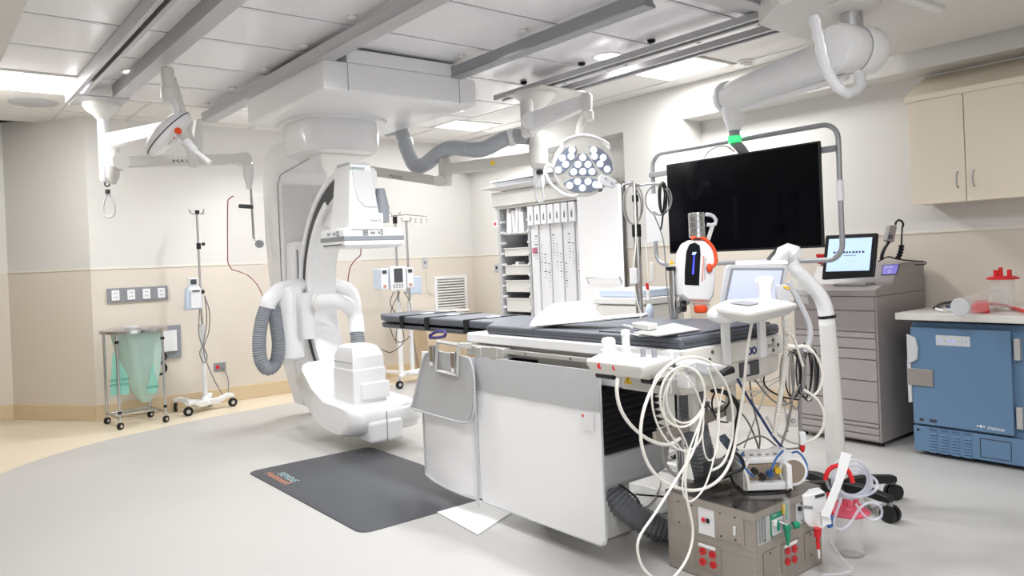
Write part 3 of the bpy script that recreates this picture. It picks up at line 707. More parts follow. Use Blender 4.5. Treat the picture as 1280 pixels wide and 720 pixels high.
PP = MB().loft([q, [p + Vector((0, 0, .0015)) for p in q]]).build('paper_sheet', m_paper, None); tag(PP, 'loose white sheet half under the metal clipboard', 'paper')
# ---- left control console
CP = thing('control_console', 'white control console with joysticks clamped to the near left table corner', 'control panel', (2.25, 2.2, .9))
zt = .975
tp = [P(x, y, Z=zt) for x, y in ((732, 449), (803, 457), (840, 446), (757, 438))]
bt = [P(x, y, Z=zt) + Vector((0, 0, -.055)) for x, y in ((740, 449), (800, 455), (837, 446), (760, 440))]
mid = [p + Vector((0, 0, -.02)) for p in tp]
CB = MB().loft([bt, mid, tp]).build('console_body', m_offw, CP, bev=.01, seg=3)
cc = sum(tp, Vector())/4
ky = [cc + (p - cc)*.86 + Vector((0, 0, .003)) for p in tp]
MB().loft([[p - Vector((0, 0, .004)) for p in ky], ky]).build('key_field', m_white, CP, bev=.003)
for i in range(4):
    for j in range(3):
        u = .10 + .2*i; v = .18 + .3*j
        p = (ky[0]*(1-u) + ky[1]*u)*(1-v) + (ky[3]*(1-u) + ky[2]*u)*v
        MB().lathe(p, [(.011, 0), (.011, .003), (.009, .004)], n=10).build('key', m_ltgrey, CP)
def stick(x, y, r, h, material, prof=None, nm='joystick'):
    p = P(x, y, Z=zt); MB().lathe(p, prof or [(r*1.3, 0), (r*1.3, .004), (r, .008), (r, h-.006), (r*.7, h)], n=18).build(nm, material, CP)
stick(761, 441, .030, .062, m_white, [(.034, 0), (.036, .012), (.030, .02), (.030, .052), (.024, .062), (.008, .066)])
stick(783, 446, .017, .10, m_white, [(.035, 0), (.03, .01), (.016, .016), (.016, .085), (.02, .09), (.018, .105), (.008, .11)])
stick(804, 447, .010, .036, m_grey, nm='knob'); stick(818, 448, .010, .036, m_grey, nm='knob')
fl = (bt[1] - bt[0]).normalized()
for u in (.18, .50):
    a_ = bt[0]*(1-u) + bt[1]*u + Vector((-.004, -.004, .035)); MB().cyl(a_ + Vector((.01, .01, 0)), a_ + Vector((-.012, -.010, 0)), .012, n=14).build('red_button', m_red, CP)
wp = P(785, 476, X=2.30)
tri = [wp + Vector((0, .022, -.016)), wp + Vector((0, -.022, -.016)), wp + Vector((0, 0, .02))]
box(2.32, 2.44, wp.y-.1, wp.y+.1, .875, .918).build('rail_clamp', m_frame, CP, bev=.004)
tri = [P(x, y, X=2.318) for x, y in ((780, 479), (791, 480.5), (785, 469.5))]
MB().loft([tri, [p - Vector((.002, 0, 0)) for p in tri]]).build('warning_triangle', m_yellow, CP)
text('!', 'lettering', P(784, 478, X=2.314), (0, -1, 0), (0, 0, 1), .005, m_black, CP, height=.02)
for x in (757, 815):
    p = P(x, 470 + (x-757)*.12, X=2.33); MB().cyl(p + Vector((0, .05, 0)), p - Vector((0, .05, 0)), .012, n=10).build('clamp_lever', m_black, CP)
# ---- right control console on posts at the near end
CR = thing('end_console', 'white console with a rounded joystick on two posts at the near table end', 'control panel', (2.85, 1.9, .95))
zc = 1.125
cor = [P(889, 386, Z=zc+.02), P(940, 391, Z=zc+.01), P(995, 378, Z=zc+.02), P(950, 374, Z=zc+.02)]
k0 = [P(889, 383, Z=1.15), P(936, 391, Z=1.15), P(996, 379, Z=1.15), P(962, 373, Z=1.15), P(905, 376, Z=1.15)]
for v_ in k0: v_.z = 0
def lev(zs, k=1):
    c = sum(k0, Vector())/5; return [c + (p - c)*k + Vector((0, 0, zs)) for p in k0]
MB().loft([lev(1.098, .74), lev(1.108, .86), lev(1.135, 1.0), lev(1.150, .99)]).build('console_body', m_offw, CR, bev=.006, seg=3)
MB().loft([lev(1.149, .90), lev(1.155, .88)]).build('console_top', m_white, CR)
sc_ = [P(x, y, Z=1.158) for x, y in ((912, 379), (935, 382), (950, 379), (927, 376))]
MB().loft([sc_, [p + Vector((0, 0, .002)) for p in sc_]]).build('grey_display', m_grey, CR)
jp = P(957, 377, Z=1.156)
MB().lathe(jp, [(.03, 0), (.028, .012), (.024, .02), (.026, .05), (.034, .075), (.038, .09), (.034, .104), (.015, .11)], n=20, sx=1.15).build('joystick', m_white, CR)
MB().ball(P(914, 393, Z=1.115) + Vector((.0, .03, 0)), .085, .07, .042).build('hand_rest', m_white, CR)
for x in (2.70, 2.965): box(x, x+.045, 1.955, 1.974, .90, 1.09).build('post', m_white, CR, bev=.003)
for i in range(5): MB().lathe(P(962 + 7*i, 379.5 - 1.2*i, Z=1.156), [(.007, 0), (.007, .003)], n=8).build('key', m_ltgrey, CR)
# ---- hand switch holder at the near left corner
HS = thing('cable_hanger', 'white bracket with a black grip holding coiled cables at the table corner', 'bracket', (2.5, 1.9, .85))
beam(P(848, 452, Y=1.94), P(905, 462, Y=1.94), .045, .035, .04, 'bracket_arm', m_white, HS)
beam(P(900, 468, Y=1.90), P(916, 461, Y=1.88), .02, .03, .04, 'grip', m_black, HS)
box(*[v for v in (2.42, 2.47, 1.93, 1.99)], .84, .90).build('bracket_foot', m_white, HS, bev=.005)
beam(P(862, 458, Y=1.92), P(884, 462, Y=1.92), .05, .05, .05, 'grey_block', m_ltgrey, HS)
# ---- floor mat
b = MB(); x0, x1, y0, y1 = 1.80, 2.74, 3.57, 5.24
rr = []
for zz, k in ((0.0005, 0), (.006, .004), (.018, .05)):
    pts = []; r = .07
    for cx, cy, a0 in ((x1-k-r, y0+k+r, -90), (x1-k-r, y1-k-r, 0), (x0+k+r, y1-k-r, 90), (x0+k+r, y0+k+r, 180)):
        for j in range(6): a = math.radians(a0 + 18*j); pts.append((cx+r*math.cos(a), cy+r*math.sin(a), zz))
    rr.append(pts)
m_mat = mat('charcoal_mat', '#4A4C50', 0.55, var=0.05, scale=3, bump=0.1, bscale=200)
FM = thing('floor_mat', 'dark grey rubber mat lying on the floor left of the table', 'floor mat', (2.27, 4.4, 0))
b.loft(rr).build('mat_body', m_mat, FM)
def matlet(s_, px0, px1, width, material, h):
    a = P(*px0, Z=.0188); c = P(*px1, Z=.0188); d = (c-a).normalized(); up = Vector((0, 0, 1)).cross(d)
    text(s_, 'lettering', a, d, up, (c-a).length, material, FM, height=h)
matlet('SIEMENS', (346, 592), (365, 603), 0, mat('pale_teal_print', '#9FC3C6', .6), .05)
matlet('Healthineers', (331, 592), (356, 606), 0, mat('pale_orange_print', '#D9906F', .6), .05)
for i, (x, y) in enumerate(((357, 602), (361, 600), (364, 603), (361, 604))):
    MB().lathe(P(x, y, Z=.0185), [(.008, 0), (.008, .0008)], n=10).build('logo_dot', bpy.data.materials['pale_orange_print'], FM)

q = [P(x, y, Z=.002) for x, y in ((545, 640), (597, 669), (640, 641), (590, 622))]  # thin flat white quad just above the floor
FP = MB().loft([q, [p + Vector((0, 0, .004)) for p in q]]).build('floor_patch', mat('white_floor_patch', '#F2F2F2', .35), None, bev=.001)
tag(FP, 'thin white patch lying on the floor beside the lead skirt', 'floor plate')
# ================================================================== left side: linen hamper, outlets, IV stand
def caster(parent, x, y, r=.035, ang=0, w_=.022, material=None, z0=0, nm='caster'):
    c_ = Vector((math.cos(ang), math.sin(ang), 0)); s_ = Vector((-c_.y, c_.x, 0)); p = Vector((x, y, z0 + r))
    o = MB().cyl(p - s_*w_/2, p + s_*w_/2, r, n=20).build(nm, material or m_blackrub, parent)
    f = MB(); f.cyl(p - s_*(w_/2+.003), p + s_*(w_/2+.003), r*.45, n=12)
    f.cyl(Vector((x, y, z0 + r*1.9)), Vector((x, y, z0 + r*2.5)), .010, n=10)
    f.loft([[p + s_*(w_/2+.004) + Vector((0, 0, r*1.9)) - c_*.014, p + s_*(w_/2+.004) + Vector((0, 0, r*1.9)) + c_*.014, p - s_*(w_/2+.004) + Vector((0, 0, r*1.9)) + c_*.014, p - s_*(w_/2+.004) + Vector((0, 0, r*1.9)) - c_*.014],
            [p + s_*(w_/2+.004) + Vector((0, 0, r*2.1)) - c_*.014, p + s_*(w_/2+.004) + Vector((0, 0, r*2.1)) + c_*.014, p - s_*(w_/2+.004) + Vector((0, 0, r*2.1)) + c_*.014, p - s_*(w_/2+.004) + Vector((0, 0, r*2.1)) - c_*.014]])
    f.build('caster_fork', m_chrome, o)
    return o
HM = thing('linen_hamper', 'chrome linen hamper stand on casters with a flat steel lid and pale green bag', 'hamper', (1.68, 7.78, 0))
fx = [(1.49, 7.58), (1.46, 7.98), (1.88, 7.60), (1.84, 7.99)]
for x, y in fx:
    caster(HM, x, y, .032, ang=.6)
    MB().cyl((x, y, .07), (x, y, .86), .012, n=12).build('leg', m_chrome, HM)
for (x, y) in (fx[0], fx[2]):
    MB().cyl((x, y, .14), (x, y, .165), .016, n=12).build('clamp_ring', m_black, HM)
    MB().cyl((x, y, .775), (x, y, .80), .018, n=12).build('clamp_ring', m_black, HM)
b = MB(); hz = .10
for a, c in ((0, 1), (1, 3), (3, 2), (0, 2)):
    if (a, c) == (0, 2): continue
    b.cyl((*fx[a], hz), (*fx[c], hz), .011, n=10)
b.cyl((1.475, 7.79, .10), (1.86, 7.79, .10), .011, n=10)
b.build('base_frame', m_chrome, HM)
MB().lathe((1.68, 7.79, .872), [(.27, -.018), (.288, -.014), (.288, .012), (.27, .02), (.05, .026)], n=40).build('lid', m_chrome, HM)
MB().lathe((1.66, 7.79, .898), [(.06, 0), (.06, .008), (.04, .014)], n=20).build('lid_knob', m_ltgrey, HM)
m_bag = mat('pale_green_bag', '#C9E6DC', .45, var=.05, scale=8, trans=.15)
m_bag2 = mat('teal_green_bag', '#9ADBC8', .45, var=.06, scale=8, trans=.15)
rings = []
n = 40
for j, (z, k) in enumerate(((.862, 1.0), (.80, .96), (.70, .90), (.60, .84), (.50, .76), (.40, .64), (.30, .48), (.22, .30), (.19, .2))):
    cxx = 1.70 + .06*(j/8)
    rings.append([(cxx + .215*k*math.cos(2*PI*i/n)*(1+.05*math.sin(i*1.7+j*.3)), 7.79 + .19*k*math.sin(2*PI*i/n)*(1+.05*math.cos(i*2.1)), z) for i in range(n)])
b = MB(); b.loft(rings)
b.build('linen_bag', m_bag, HM, ang=1.2)
bw = [P(x, y, Y=7.60) for x, y in ((141, 440), (138, 495), (162, 493), (160, 470), (150, 452))]
MB().loft([bw, [p + Vector((0, .015, 0)) for p in bw]]).build('bag_tail', m_bag2, HM, bev=.003)
bw = [P(x, y, Y=7.55) for x, y in ((191, 452), (184, 491), (196, 492), (198, 480), (193, 465))]
MB().loft([bw, [p + Vector((0, .015, 0)) for p in bw]]).build('bag_tail', m_bag2, HM, bev=.003)
text('SOILED LINEN', 'lettering', P(136.5, 478, Y=7.585), (1, 0, 0), (0, 0, 1), .17, m_teal, HM, height=.024)
text('ROPA SUCIAS', 'lettering', P(137, 484, Y=7.585), (1, 0, 0), (0, 0, 1), .16, m_teal, HM, height=.024)
text('LINEN ROPA', 'lettering', P(184, 486, Y=7.54), (1, 0, 0), (0, 0, 1), .1, m_teal, HM, height=.022)
# outlet strip on the back wall
OS = thing('outlet_strip', 'long steel wall plate with four white sockets above the linen hamper', 'outlet', (1.82, 8.22, 1.13))
box(1.55, 2.105, 8.222, 8.24, 1.125, 1.265).build('plate', m_grey, OS, bev=.003)
for i in range(4):
    x = 1.588 + .14*i
    s_ = box(x, x+.07, 8.214, 8.222, 1.145, 1.245).build('socket', m_paper, OS, bev=.003)
    for zz in (1.17, 1.21):
        for dx in (.022, .042): box(x+dx, x+dx+.005, 8.212, 8.214, zz, zz+.014).build('slot', m_ink, s_)
# grey wall panel with a white cover and hanging cord
WP = thing('wall_panel', 'grey wall plate with a white cover beside the linen hamper', 'wall panel', (2.05, 8.2, .53))
box(1.90, 2.21, 8.215, 8.24, .53, .86).build('plate', m_hose, WP, bev=.003)
box(1.80, 2.165, 8.19, 8.215, .60, .81).build('white_cover', m_paper, WP, bev=.004)
CD = MB().tube([P(205, 441, Y=8.1), P(208, 446, Y=8.1), P(203, 452, Y=8.0), P(196, 455, Y=8.0), P(193, 462, Y=8.0), P(197, 468, Y=8.0), P(205, 466, Y=8.0), P(208, 459, Y=8.0), P(203, 454, Y=8.0), P(198, 457, Y=8.02)], .012, n=8).build('power_cable', m_black)
tag(CD, 'short coiled black cord hanging below the grey wall plate', 'cord')
# small outlets
def outlet(x0, x1, y, z0, z1, label, red=False, material=None, axis='y'):
    t = thing('wall_outlet', label, 'outlet', ((x0+x1)/2 if axis == 'y' else y, y if axis == 'y' else (x0+x1)/2, z0))
    if axis == 'y':
        box(x0, x1, y-.008, y, z0, z1).build('plate', material or m_ltgrey, t, bev=.002)
        xm = x0 + (x1-x0)*(.3 if red else .5)
        MB().cyl((xm, y-.008, (z0+z1)/2), (xm, y-.014, (z0+z1)/2), .02, n=14).build('socket', m_red if red else m_grey, t)
    else:
        box(y-.008, y, x0, x1, z0, z1).build('plate', material or m_ltgrey, t, bev=.002)
        MB().cyl((y-.008, (x0+x1)/2, (z0+z1)/2), (y-.014, (x0+x1)/2, (z0+z1)/2), .02, n=14).build('socket', m_red if red else m_black, t)
    return t
outlet(2.53, 2.655, 8.24, .335, .425, 'steel outlet with a red socket low on the wall behind the left IV stand', red=True, material=m_grey)
outlet(5.15, 5.235, 8.24, 1.335, 1.455, 'small steel plate on the back wall above the white louvre')
outlet(7.66, 7.74, 5.94, 1.80, 1.90, 'small white plate with red switch left of the supply cabinet', red=True, material=m_paper, axis='x')
outlet(7.66, 7.76, 5.94, 1.24, 1.34, 'small steel plate with black socket left of the supply cabinet', axis='x')
cb = MB().tube([(5.20, 8.23, 1.335), (5.205, 8.225, 1.1), (5.22, 8.225, 1.02), (5.3, 8.225, 1.0)], .005, n=6).build('wall_cable', m_cable); tag(cb, 'thin pale cable running down the back wall into the louvre', 'cable')
# louvre
LV = thing('wall_louvre', 'white framed metal louvre on the back wall behind the table', 'vent', (5.55, 8.2, .65))
x0, x1, z0, z1 = 5.31, 5.82, .64, 1.21
b = MB(); e = .04
b.box(x0, x1, 8.215, 8.24, z0, z0+e); b.box(x0, x1, 8.215, 8.24, z1-e, z1); b.box(x0, x0+e, 8.215, 8.24, z0+e, z1-e); b.box(x1-e, x1, 8.215, 8.24, z0+e, z1-e)
b.build('frame', m_white, LV, bev=.003)
b = MB()
for i in range(14):
    z = z0 + e + .006 + i*.035; b.add([(x0+e, 8.236, z+.022), (x1-e, 8.236, z+.022), (x1-e, 8.216, z), (x0+e, 8.216, z), (x0+e, 8.238, z+.019), (x1-e, 8.238, z+.019), (x1-e, 8.218, z-.003), (x0+e, 8.218, z-.003)], [(0, 1, 2, 3), (7, 6, 5, 4), (0, 3, 7, 4), (1, 5, 6, 2), (3, 2, 6, 7), (0, 4, 5, 1)])
b.build('slats', m_offw, LV)
box(x0+e, x1-e, 8.236, 8.2395, z0+e, z1-e).build('backing', m_grey, LV)
# beige bin leaning behind the table
bb = thing('beige_bin', 'tall beige bin standing by the back wall below the louvre', 'bin', (5.15, 8.05, 0))
MB().rects([(0, 5.02, 5.55, 7.9, 8.2), (.72, 4.93, 5.6, 7.88, 8.21), (.76, 4.93, 5.6, 7.88, 8.21)]).build('bin_body', mat('beige_plastic', '#D9C4A8', .5), bb, bev=.01)
MB().rects([(.76, 4.92, 5.61, 7.87, 8.213), (.79, 4.94, 5.6, 7.89, 8.21)]).build('bin_lid', m_offw, bb, bev=.008)

# IV stand, left
def iv_hooks(t, x, y, z, R=.085, n=4):
    for k in range(n):
        a = 2*PI*k/n + .4; c_, s_ = math.cos(a), math.sin(a)
        MB().tube([(x, y, z), (x+R*.5*c_, y+R*.5*s_, z-.012), (x+R*c_, y+R*s_, z-.005), (x+R*1.15*c_, y+R*1.15*s_, z+.035)], .005, n=8).build('hook', m_chrome, t)
IV = thing('iv_stand', 'white and chrome IV stand on five casters near the linen hamper', 'IV stand', (2.33, 7.93, 0))
bx, by = 2.34, 7.93
MB().cyl((bx, by, .09), (bx, by, .86), .024, n=18).build('lower_pole', m_white, IV)
MB().cyl((bx, by, .86), (bx-.004, by, 2.0), .0115, n=14).build('upper_pole', m_chrome, IV)
MB().cyl((bx, by, 1.62), (bx, by, 1.68), .022, n=14).build('height_collar', m_black, IV)
MB().ball((bx+.04, by-.02, 1.67), .018).build('collar_knob', m_black, IV)
MB().cyl((bx, by, 1.97), (bx, by, 2.01), .022, n=12).build('hook_hub', m_black, IV)
iv_hooks(IV, bx, by, 1.985)
for k, (x, y) in enumerate(((2.12, 7.74), (2.10, 8.10), (2.44, 8.13), (2.60, 7.90), (2.38, 7.66))):
    if k == 4: continue
    L = MB(); d = Vector((x-bx, y-by, 0)); u = d.normalized(); s_ = Vector((-u.y, u.x, 0)); p0 = Vector((bx, by, 0))
    rr = []
    for t_, z_, w2, h2 in ((0, .075, .045, .03), (.5, .085, .035, .028), (.8, .125, .035, .022), (1.05, .12, .03, .016)):
        q = p0 + d*t_; rr.append([q + s_*w2 + Vector((0, 0, z_-h2)), q - s_*w2 + Vector((0, 0, z_-h2)), q - s_*w2 + Vector((0, 0, z_+h2)), q + s_*w2 + Vector((0, 0, z_+h2))])
    L.loft(rr).build('leg', m_white, IV, bev=.008); caster(IV, x, y, .045, ang=k*1.1)
MB().lathe((bx, by, .05), [(.05, 0), (.06, .02), (.05, .06), (.026, .09)], n=20).build('base_hub', m_white, IV)
m_pump = mat('pale_blue_plastic', '#C6D2E3', .4, var=.02)
PU = thing('infusion_pump', 'pale blue pump with a small grey screen clamped on the left IV stand', 'pump', (2.2, 7.85, 1.02))
b = MB(); b.rects([(1.02, 2.16, 2.32, 7.80, 7.92), (1.22, 2.18, 2.31, 7.80, 7.92), (1.25, 2.2, 2.30, 7.82, 7.9)]); b.build('pump_body', m_pump, PU, bev=.01)
box(2.205, 2.30, 7.79, 7.80, 1.035, 1.215).build('pump_door', m_paper, PU, bev=.004)
box(2.205, 2.29, 7.83, 7.90, 1.25, 1.335).build('screen_head', m_white, PU, bev=.008)
box(2.218, 2.275, 7.826, 7.831, 1.27, 1.32).build('screen', m_dgrey, PU, bev=.002)
box(2.22, 2.29, 7.784, 7.792, 1.20, 1.212).build('slot', m_black, PU)
MB().cyl((2.30, 7.9, 1.19), (2.365, 7.93, 1.19), .022, n=12).build('pole_clamp', m_black, PU)
g = tag(MB().tube([(2.36, 7.88, 1.15), (2.40, 7.88, 1.0), (2.39, 7.88, .8), (2.33, 7.88, .6), (2.40, 7.88, .35), (2.52, 7.95, .13), (2.62, 8.1, .1), (2.66, 8.2, .25), (2.62, 8.225, .37)], .006, n=6).build('pump_cable', m_cableg), 'thin grey cable drooping from the left IV stand to the red wall socket', 'cable')
g = tag(MB().tube([(2.31, 7.88, 1.05), (2.29, 7.88, .8), (2.31, 7.88, .68), (2.36, 7.88, .55), (2.33, 7.88, .48), (2.29, 7.88, .58), (2.33, 7.88, .68), (2.375, 7.89, .9), (2.37, 7.9, 1.15)], .006, n=6).build('looped_cable', m_cableg), 'thin grey cable looped loosely on the left IV stand pole', 'cable')

# IV stand with pump stack behind the table
I2 = thing('iv_stand', 'two pole IV stand with a pump stack standing behind the scanner head', 'IV stand', (4.55, 7.9, 0))
for (x, y, zt_) in ((4.50, 7.75, 1.96), (4.68, 7.80, 1.9)):
    MB().cyl((x, y, .10), (x, y, .95), .028, n=14).build('lower_pole', m_white, I2)
    MB().cyl((x, y, .95), (x, y, zt_), .014, n=12).build('upper_pole', m_chrome, I2)
    iv_hooks(I2, x, y, zt_, R=.07)
MB().cyl((4.50, 7.75, 1.86), (4.50, 7.75, 1.94), .026, n=10).build('height_collar', m_black, I2)
MB().tube([(4.50, 7.75, 1.95), (4.68, 7.80, 1.97), (5.0, 7.85, 1.95)], .006, n=6, smooth=False).build('cross_bar', m_chrome, I2)
for k in range(3):
    MB().ring((4.78+.08*k, 7.82, 1.90), .035, .004, axis=(.3, 1, 0), n=18).build('hook', m_chrome, I2)
for k, (x, y) in enumerate(((4.28, 7.42), (4.62, 7.55), (4.95, 7.85), (4.45, 8.1), (4.85, 7.6))):
    beam((4.55, 7.75, .11), (x, y, .12), .05, .03, .05, 'leg', m_white, I2); caster(I2, x, y, .045, ang=k*1.3)
PS = thing('pump_stack', 'pale infusion pump unit with a dark centre screen on the rear IV stand', 'pump', (4.5, 7.6, 1.04))
def pb(x0, x1, y0, y1, X_=7.62, dz=0): 
    a = P(x0, y1, Y=X_); c = P(x1, y0, Y=X_); return a.x, c.x, a.z, c.z
a = P(475, 362, Y=7.62); c = P(517, 334, Y=7.62)
box(a.x, c.x, 7.62, 7.78, a.z, c.z).build('pump_body', m_pump, PS, bev=.012)
w_ = c.x - a.x
box(a.x+w_*.28, a.x+w_*.72, 7.585, 7.62, a.z-.02, c.z+.02).build('centre_unit', m_white, PS, bev=.008)
box(a.x+w_*.37, a.x+w_*.62, 7.58, 7.586, a.z+.07, c.z-.005).build('screen', m_dgrey, PS, bev=.003)
for u in (.03, .77):
    s_ = box(a.x+w_*u, a.x+w_*(u+.19), 7.60, 7.62, a.z, c.z).build('channel_module', m_white, PS, bev=.006)
    box(a.x+w_*(u+.03), a.x+w_*(u+.15), 7.595, 7.60, c.z-.06, c.z-.02).build('display', m_dgrey, s_)
    box(a.x+w_*(u+.05), a.x+w_*(u+.13), 7.595, 7.60, a.z+.02, a.z+.05).build('orange_key', mat('salmon_key', '#C98C78', .5), s_)
for i in range(4):
    for j in range(2): box(a.x+w_*(.34+.08*i), a.x+w_*(.38+.08*i), 7.58, 7.585, a.z+.01+.025*j, a.z+.025+.025*j).build('key', m_grey, PS)
a = P(510, 368, Y=7.85); c = P(524, 345, Y=7.85)
box(a.x, c.x, 7.80, 7.92, a.z, c.z).build('side_unit', m_pump, PS, bev=.012)
for i, pts in enumerate(([(492, 365), (488, 380), (498, 398), (505, 425), (490, 440), (478, 437)], [(500, 365), (490, 385), (487, 405), (494, 425), (504, 427), (513, 420)], [(505, 365), (513, 380), (512, 400), (497, 410), (495, 430)])):
    tag(MB().tube([P(x, y, Y=7.6) for x, y in pts], .005, n=6).build('pump_cable', m_ink), ('dark cable curving left below the rear pump stack', 'dark cable looping forward below the rear pump stack', 'dark cable bowing right below the rear pump stack')[i], 'cable')

# ================================================================== supply cabinet
SC = thing('supply_cabinet', 'tall grey supply cabinet with open front, a tray column and hanging packs', 'cabinet', (5.6, 6.2, 0))
X0 = 5.30
b = MB()
b.box(X0, 5.92, 6.80, 6.84, .08, 2.14); b.box(X0, 5.92, 5.48, 5.52, .08, 2.14); b.box(5.88, 5.92, 5.52, 6.80, .08, 2.14); b.box(X0, 5.88, 5.52, 6.80, .08, .14)
b.box(X0, 5.88, 5.52, 6.80, 2.10, 2.14); b.box(X0+.02, 5.88, 6.30, 6.34, .14, 2.10)
SCb = b.build('carcass', m_ltgrey, SC, bev=.004)
box(X0-.03, 5.9, 5.44, 6.90, 1.985, 2.15).build('fascia', m_offw, SC, bev=.01)
box(X0-.01, 5.9, 5.46, 6.86, 1.955, 1.985).build('track', m_alusoft, SC, bev=.004)
for zz in [ .25 + .12*i for i in range(14)]:
    MB().cyl((X0+.005, 6.325, zz), (X0+.06, 6.325, zz), .014, n=8).build('tray_runner', m_white, SC)
    MB().cyl((X0+.005, 6.79, zz), (X0+.06, 6.78, zz), .014, n=8).build('tray_runner', m_white, SC)
def tray(z, h, label, contents):
    t = thing('storage_tray', label, 'tray', (5.5, 6.56, z), group=None)
    b = MB(); y0, y1 = 6.35, 6.77
    b.box(X0+.03, 5.8, y0, y1, z, z+.006); b.box(X0+.03, X0+.036, y0, y1, z, z+h); b.box(5.79, 5.8, y0, y1, z, z+h); b.box(X0+.03, 5.8, y0, y0+.006, z, z+h); b.box(X0+.03, 5.8, y1-.006, y1, z, z+h)
    b.build('tray_body', m_offw, t, bev=.002)
    MB().box(X0+.02, X0+.036, y0-.005, y1+.005, z+h-.006, z+h+.004).build('rim', m_white, t, bev=.002)
trs = [(1.66, .02), (1.42, .09), (1.21, .11), (1.02, .13), (.80, .15), (.60, .14)]
nm = ['flat shelf holding upright packets, topmost in the cabinet tray column', 'white tray heaped with crumpled packets below the upright packets', 'white tray holding a pointed white packet, third from the top',
      'white tray with a printed front edge, fourth from the top', 'deep plain white tray with loose sachets, fifth from the top', 'white tray partly hidden by the table pad, lowest in the cabinet']
for (z, h), l in zip(trs, nm): tray(z, h, l, 0)
pk_n = 0
def packet(x, y, z, w2, t2, h, tilt, label, group, material=m_paper, ink=True):
    q = Quaternion((1, 0, 0), tilt[0]) @ Quaternion((0, 1, 0), tilt[1])
    c = Vector((x, y, z))
    vs = [c + q @ Vector((dx, dy, dz)) for dx in (-t2/2, t2/2) for dy in (-w2/2, w2/2) for dz in (0, h)]
    o = MB().add(vs, [(0, 1, 3, 2), (4, 6, 7, 5), (0, 4, 5, 1), (2, 3, 7, 6), (0, 2, 6, 4), (1, 5, 7, 3)]).build('supply_packet', material, None, bev=.002)
    tag(o, label, 'packet', group); return o
for i in range(6):
    packet(X0+.10+.01*(i % 2), 6.42+.055*i, 1.685, .045, .16, .22+.03*((i*3) % 4), (.05*((i % 3)-1), 0), 'upright white packet on the top shelf of the supply cabinet', 'upright packets on the top shelf')
for i in range(7):
    packet(X0+.12, 6.40+.05*i, 1.44+.02*(i % 3), .10, .14, .012, (.3*((i % 3)-1), .2), 'crumpled white packet lying in the second tray of the supply cabinet', 'crumpled packets in the second tray')
for i in range(4):
    packet(X0+.10, 6.45+.07*i, 1.23, .05, .10, .10+.03*(i == 2), (.15*(i-1.5), 0), 'white packet standing in the third tray of the supply cabinet', 'packets in the third tray')
for i in range(5):
    packet(X0+.14, 6.40+.075*i, .815, .06, .1, .10, (.1*(i % 2), 0), 'white sachet in the fifth tray of the supply cabinet', 'sachets in the fifth tray')
for i in range(9):
    packet(X0+.045, 6.375+.045*i, 1.03, .035, .006, .10, (0, 0), 'white printed label card standing in the fourth tray of the supply cabinet', 'label cards in the fourth tray')
# hanging catheter packs
m_packp = mat('printed_pack', '#ECECEE', .55, var=.02)
ys = [6.245, 6.135, 6.03, 5.925, 5.82, 5.71, 5.60]
hd_lab = ['leftmost', 'second', 'third', 'fourth', 'fifth', 'sixth', 'rightmost']
for i, y in enumerate(ys):
    o = thing('header_box', 'white header box, %s of the seven hanging at the top of the cabinet' % hd_lab[i], 'box', (X0, y, 1.76), group='header boxes along the cabinet top')
    box(X0-.015, X0+.10, y-.043, y+.043, 1.745, 1.945).build('carton', m_paper, o, bev=.003)
    for k in range(3): box(X0-.0165, X0-.015, y-.012+.008*k, y-.008+.008*k, 1.79, 1.79+.06+.02*(k % 2)).build('print_mark', m_ink, o)
wds = [.09, .045, .055, .05, .05, .05, .065, .05, .055]
yy = 6.285
for i in range(11):
    wd = [.115, .05, .07, .055, .06, .055, .06, .055, .07, .05, .06][i]
    y1 = yy; y0 = yy - wd; yy = y0 - .004
    if y0 < 5.53: break
    o = thing('catheter_pack', 'long narrow white catheter pack hanging in the supply cabinet, number %s from the tray column' % ['first', 'second', 'third', 'fourth', 'fifth', 'sixth', 'seventh', 'eighth', 'ninth', 'tenth', 'last'][i], 'catheter pack', (X0, (y0+y1)/2, .5), group='catheter packs hung side by side')
    o['label'] = 'long narrow white hanging pack, %s from the tray column in the cabinet' % ['first', 'second', 'third', 'fourth', 'fifth', 'sixth', 'seventh', 'eighth', 'ninth', 'tenth', 'last'][i]
    zt_ = 1.745; off = .008*((i*2) % 3)
    box(X0+.02+off, X0+.04+off, y0, y1, .45, zt_).build('pouch', m_packp, o, bev=.004)
    if i == 0:
        box(X0+.018, X0+.0195, y0+.015, y1-.015, 1.44, 1.50).build('pink_band', mat('pink_print', '#C9788E', .6), o)
    zz = 1.62 - .1*((i*5) % 4)
    for k in range(9):
        ln = (wd-.025)*(.4+.6*((k*7+i) % 5)/5)
        box(X0+.018+off, X0+.0195+off, y0+.012, y0+.012+ln, zz-.03*k, zz-.03*k+.010).build('print_mark', m_ltgrey if k % 3 else m_ink, o)
# door leaf
DL = thing('cabinet_door', 'flat white door leaf with a thin bar handle right of the supply cabinet', 'door', (5.22, 5.1, .1))
MB().prism([(5.28, 5.47), (5.24, 5.47), (5.16, 4.83), (5.20, 4.83)], 'z', .1, 2.04).build('leaf', m_apronw, DL, bev=.008)
def onplane(x, y):  # on the leaf front
    r = P(x, y, d=1) - Vector((0, 0, HC)); # plane through (5.24,5.47) and (5.16,4.83)
    nx, ny = .64, -.08; k = nx*5.235 + ny*5.47
    return Vector((0, 0, HC)) + r*(k/(nx*r.x + ny*r.y))
h0 = onplane(736, 347) - Vector((.03, 0, 0)); h1 = onplane(777, 345.5) - Vector((.03, 0, 0))
MB().tube([h0 + Vector((.03, 0, -.06)), h0 + Vector((0, 0, 0)), h1, h1 + Vector((.03, 0, -.06))], .006, n=8, smooth=False).build('bar_handle', m_chrome, DL)
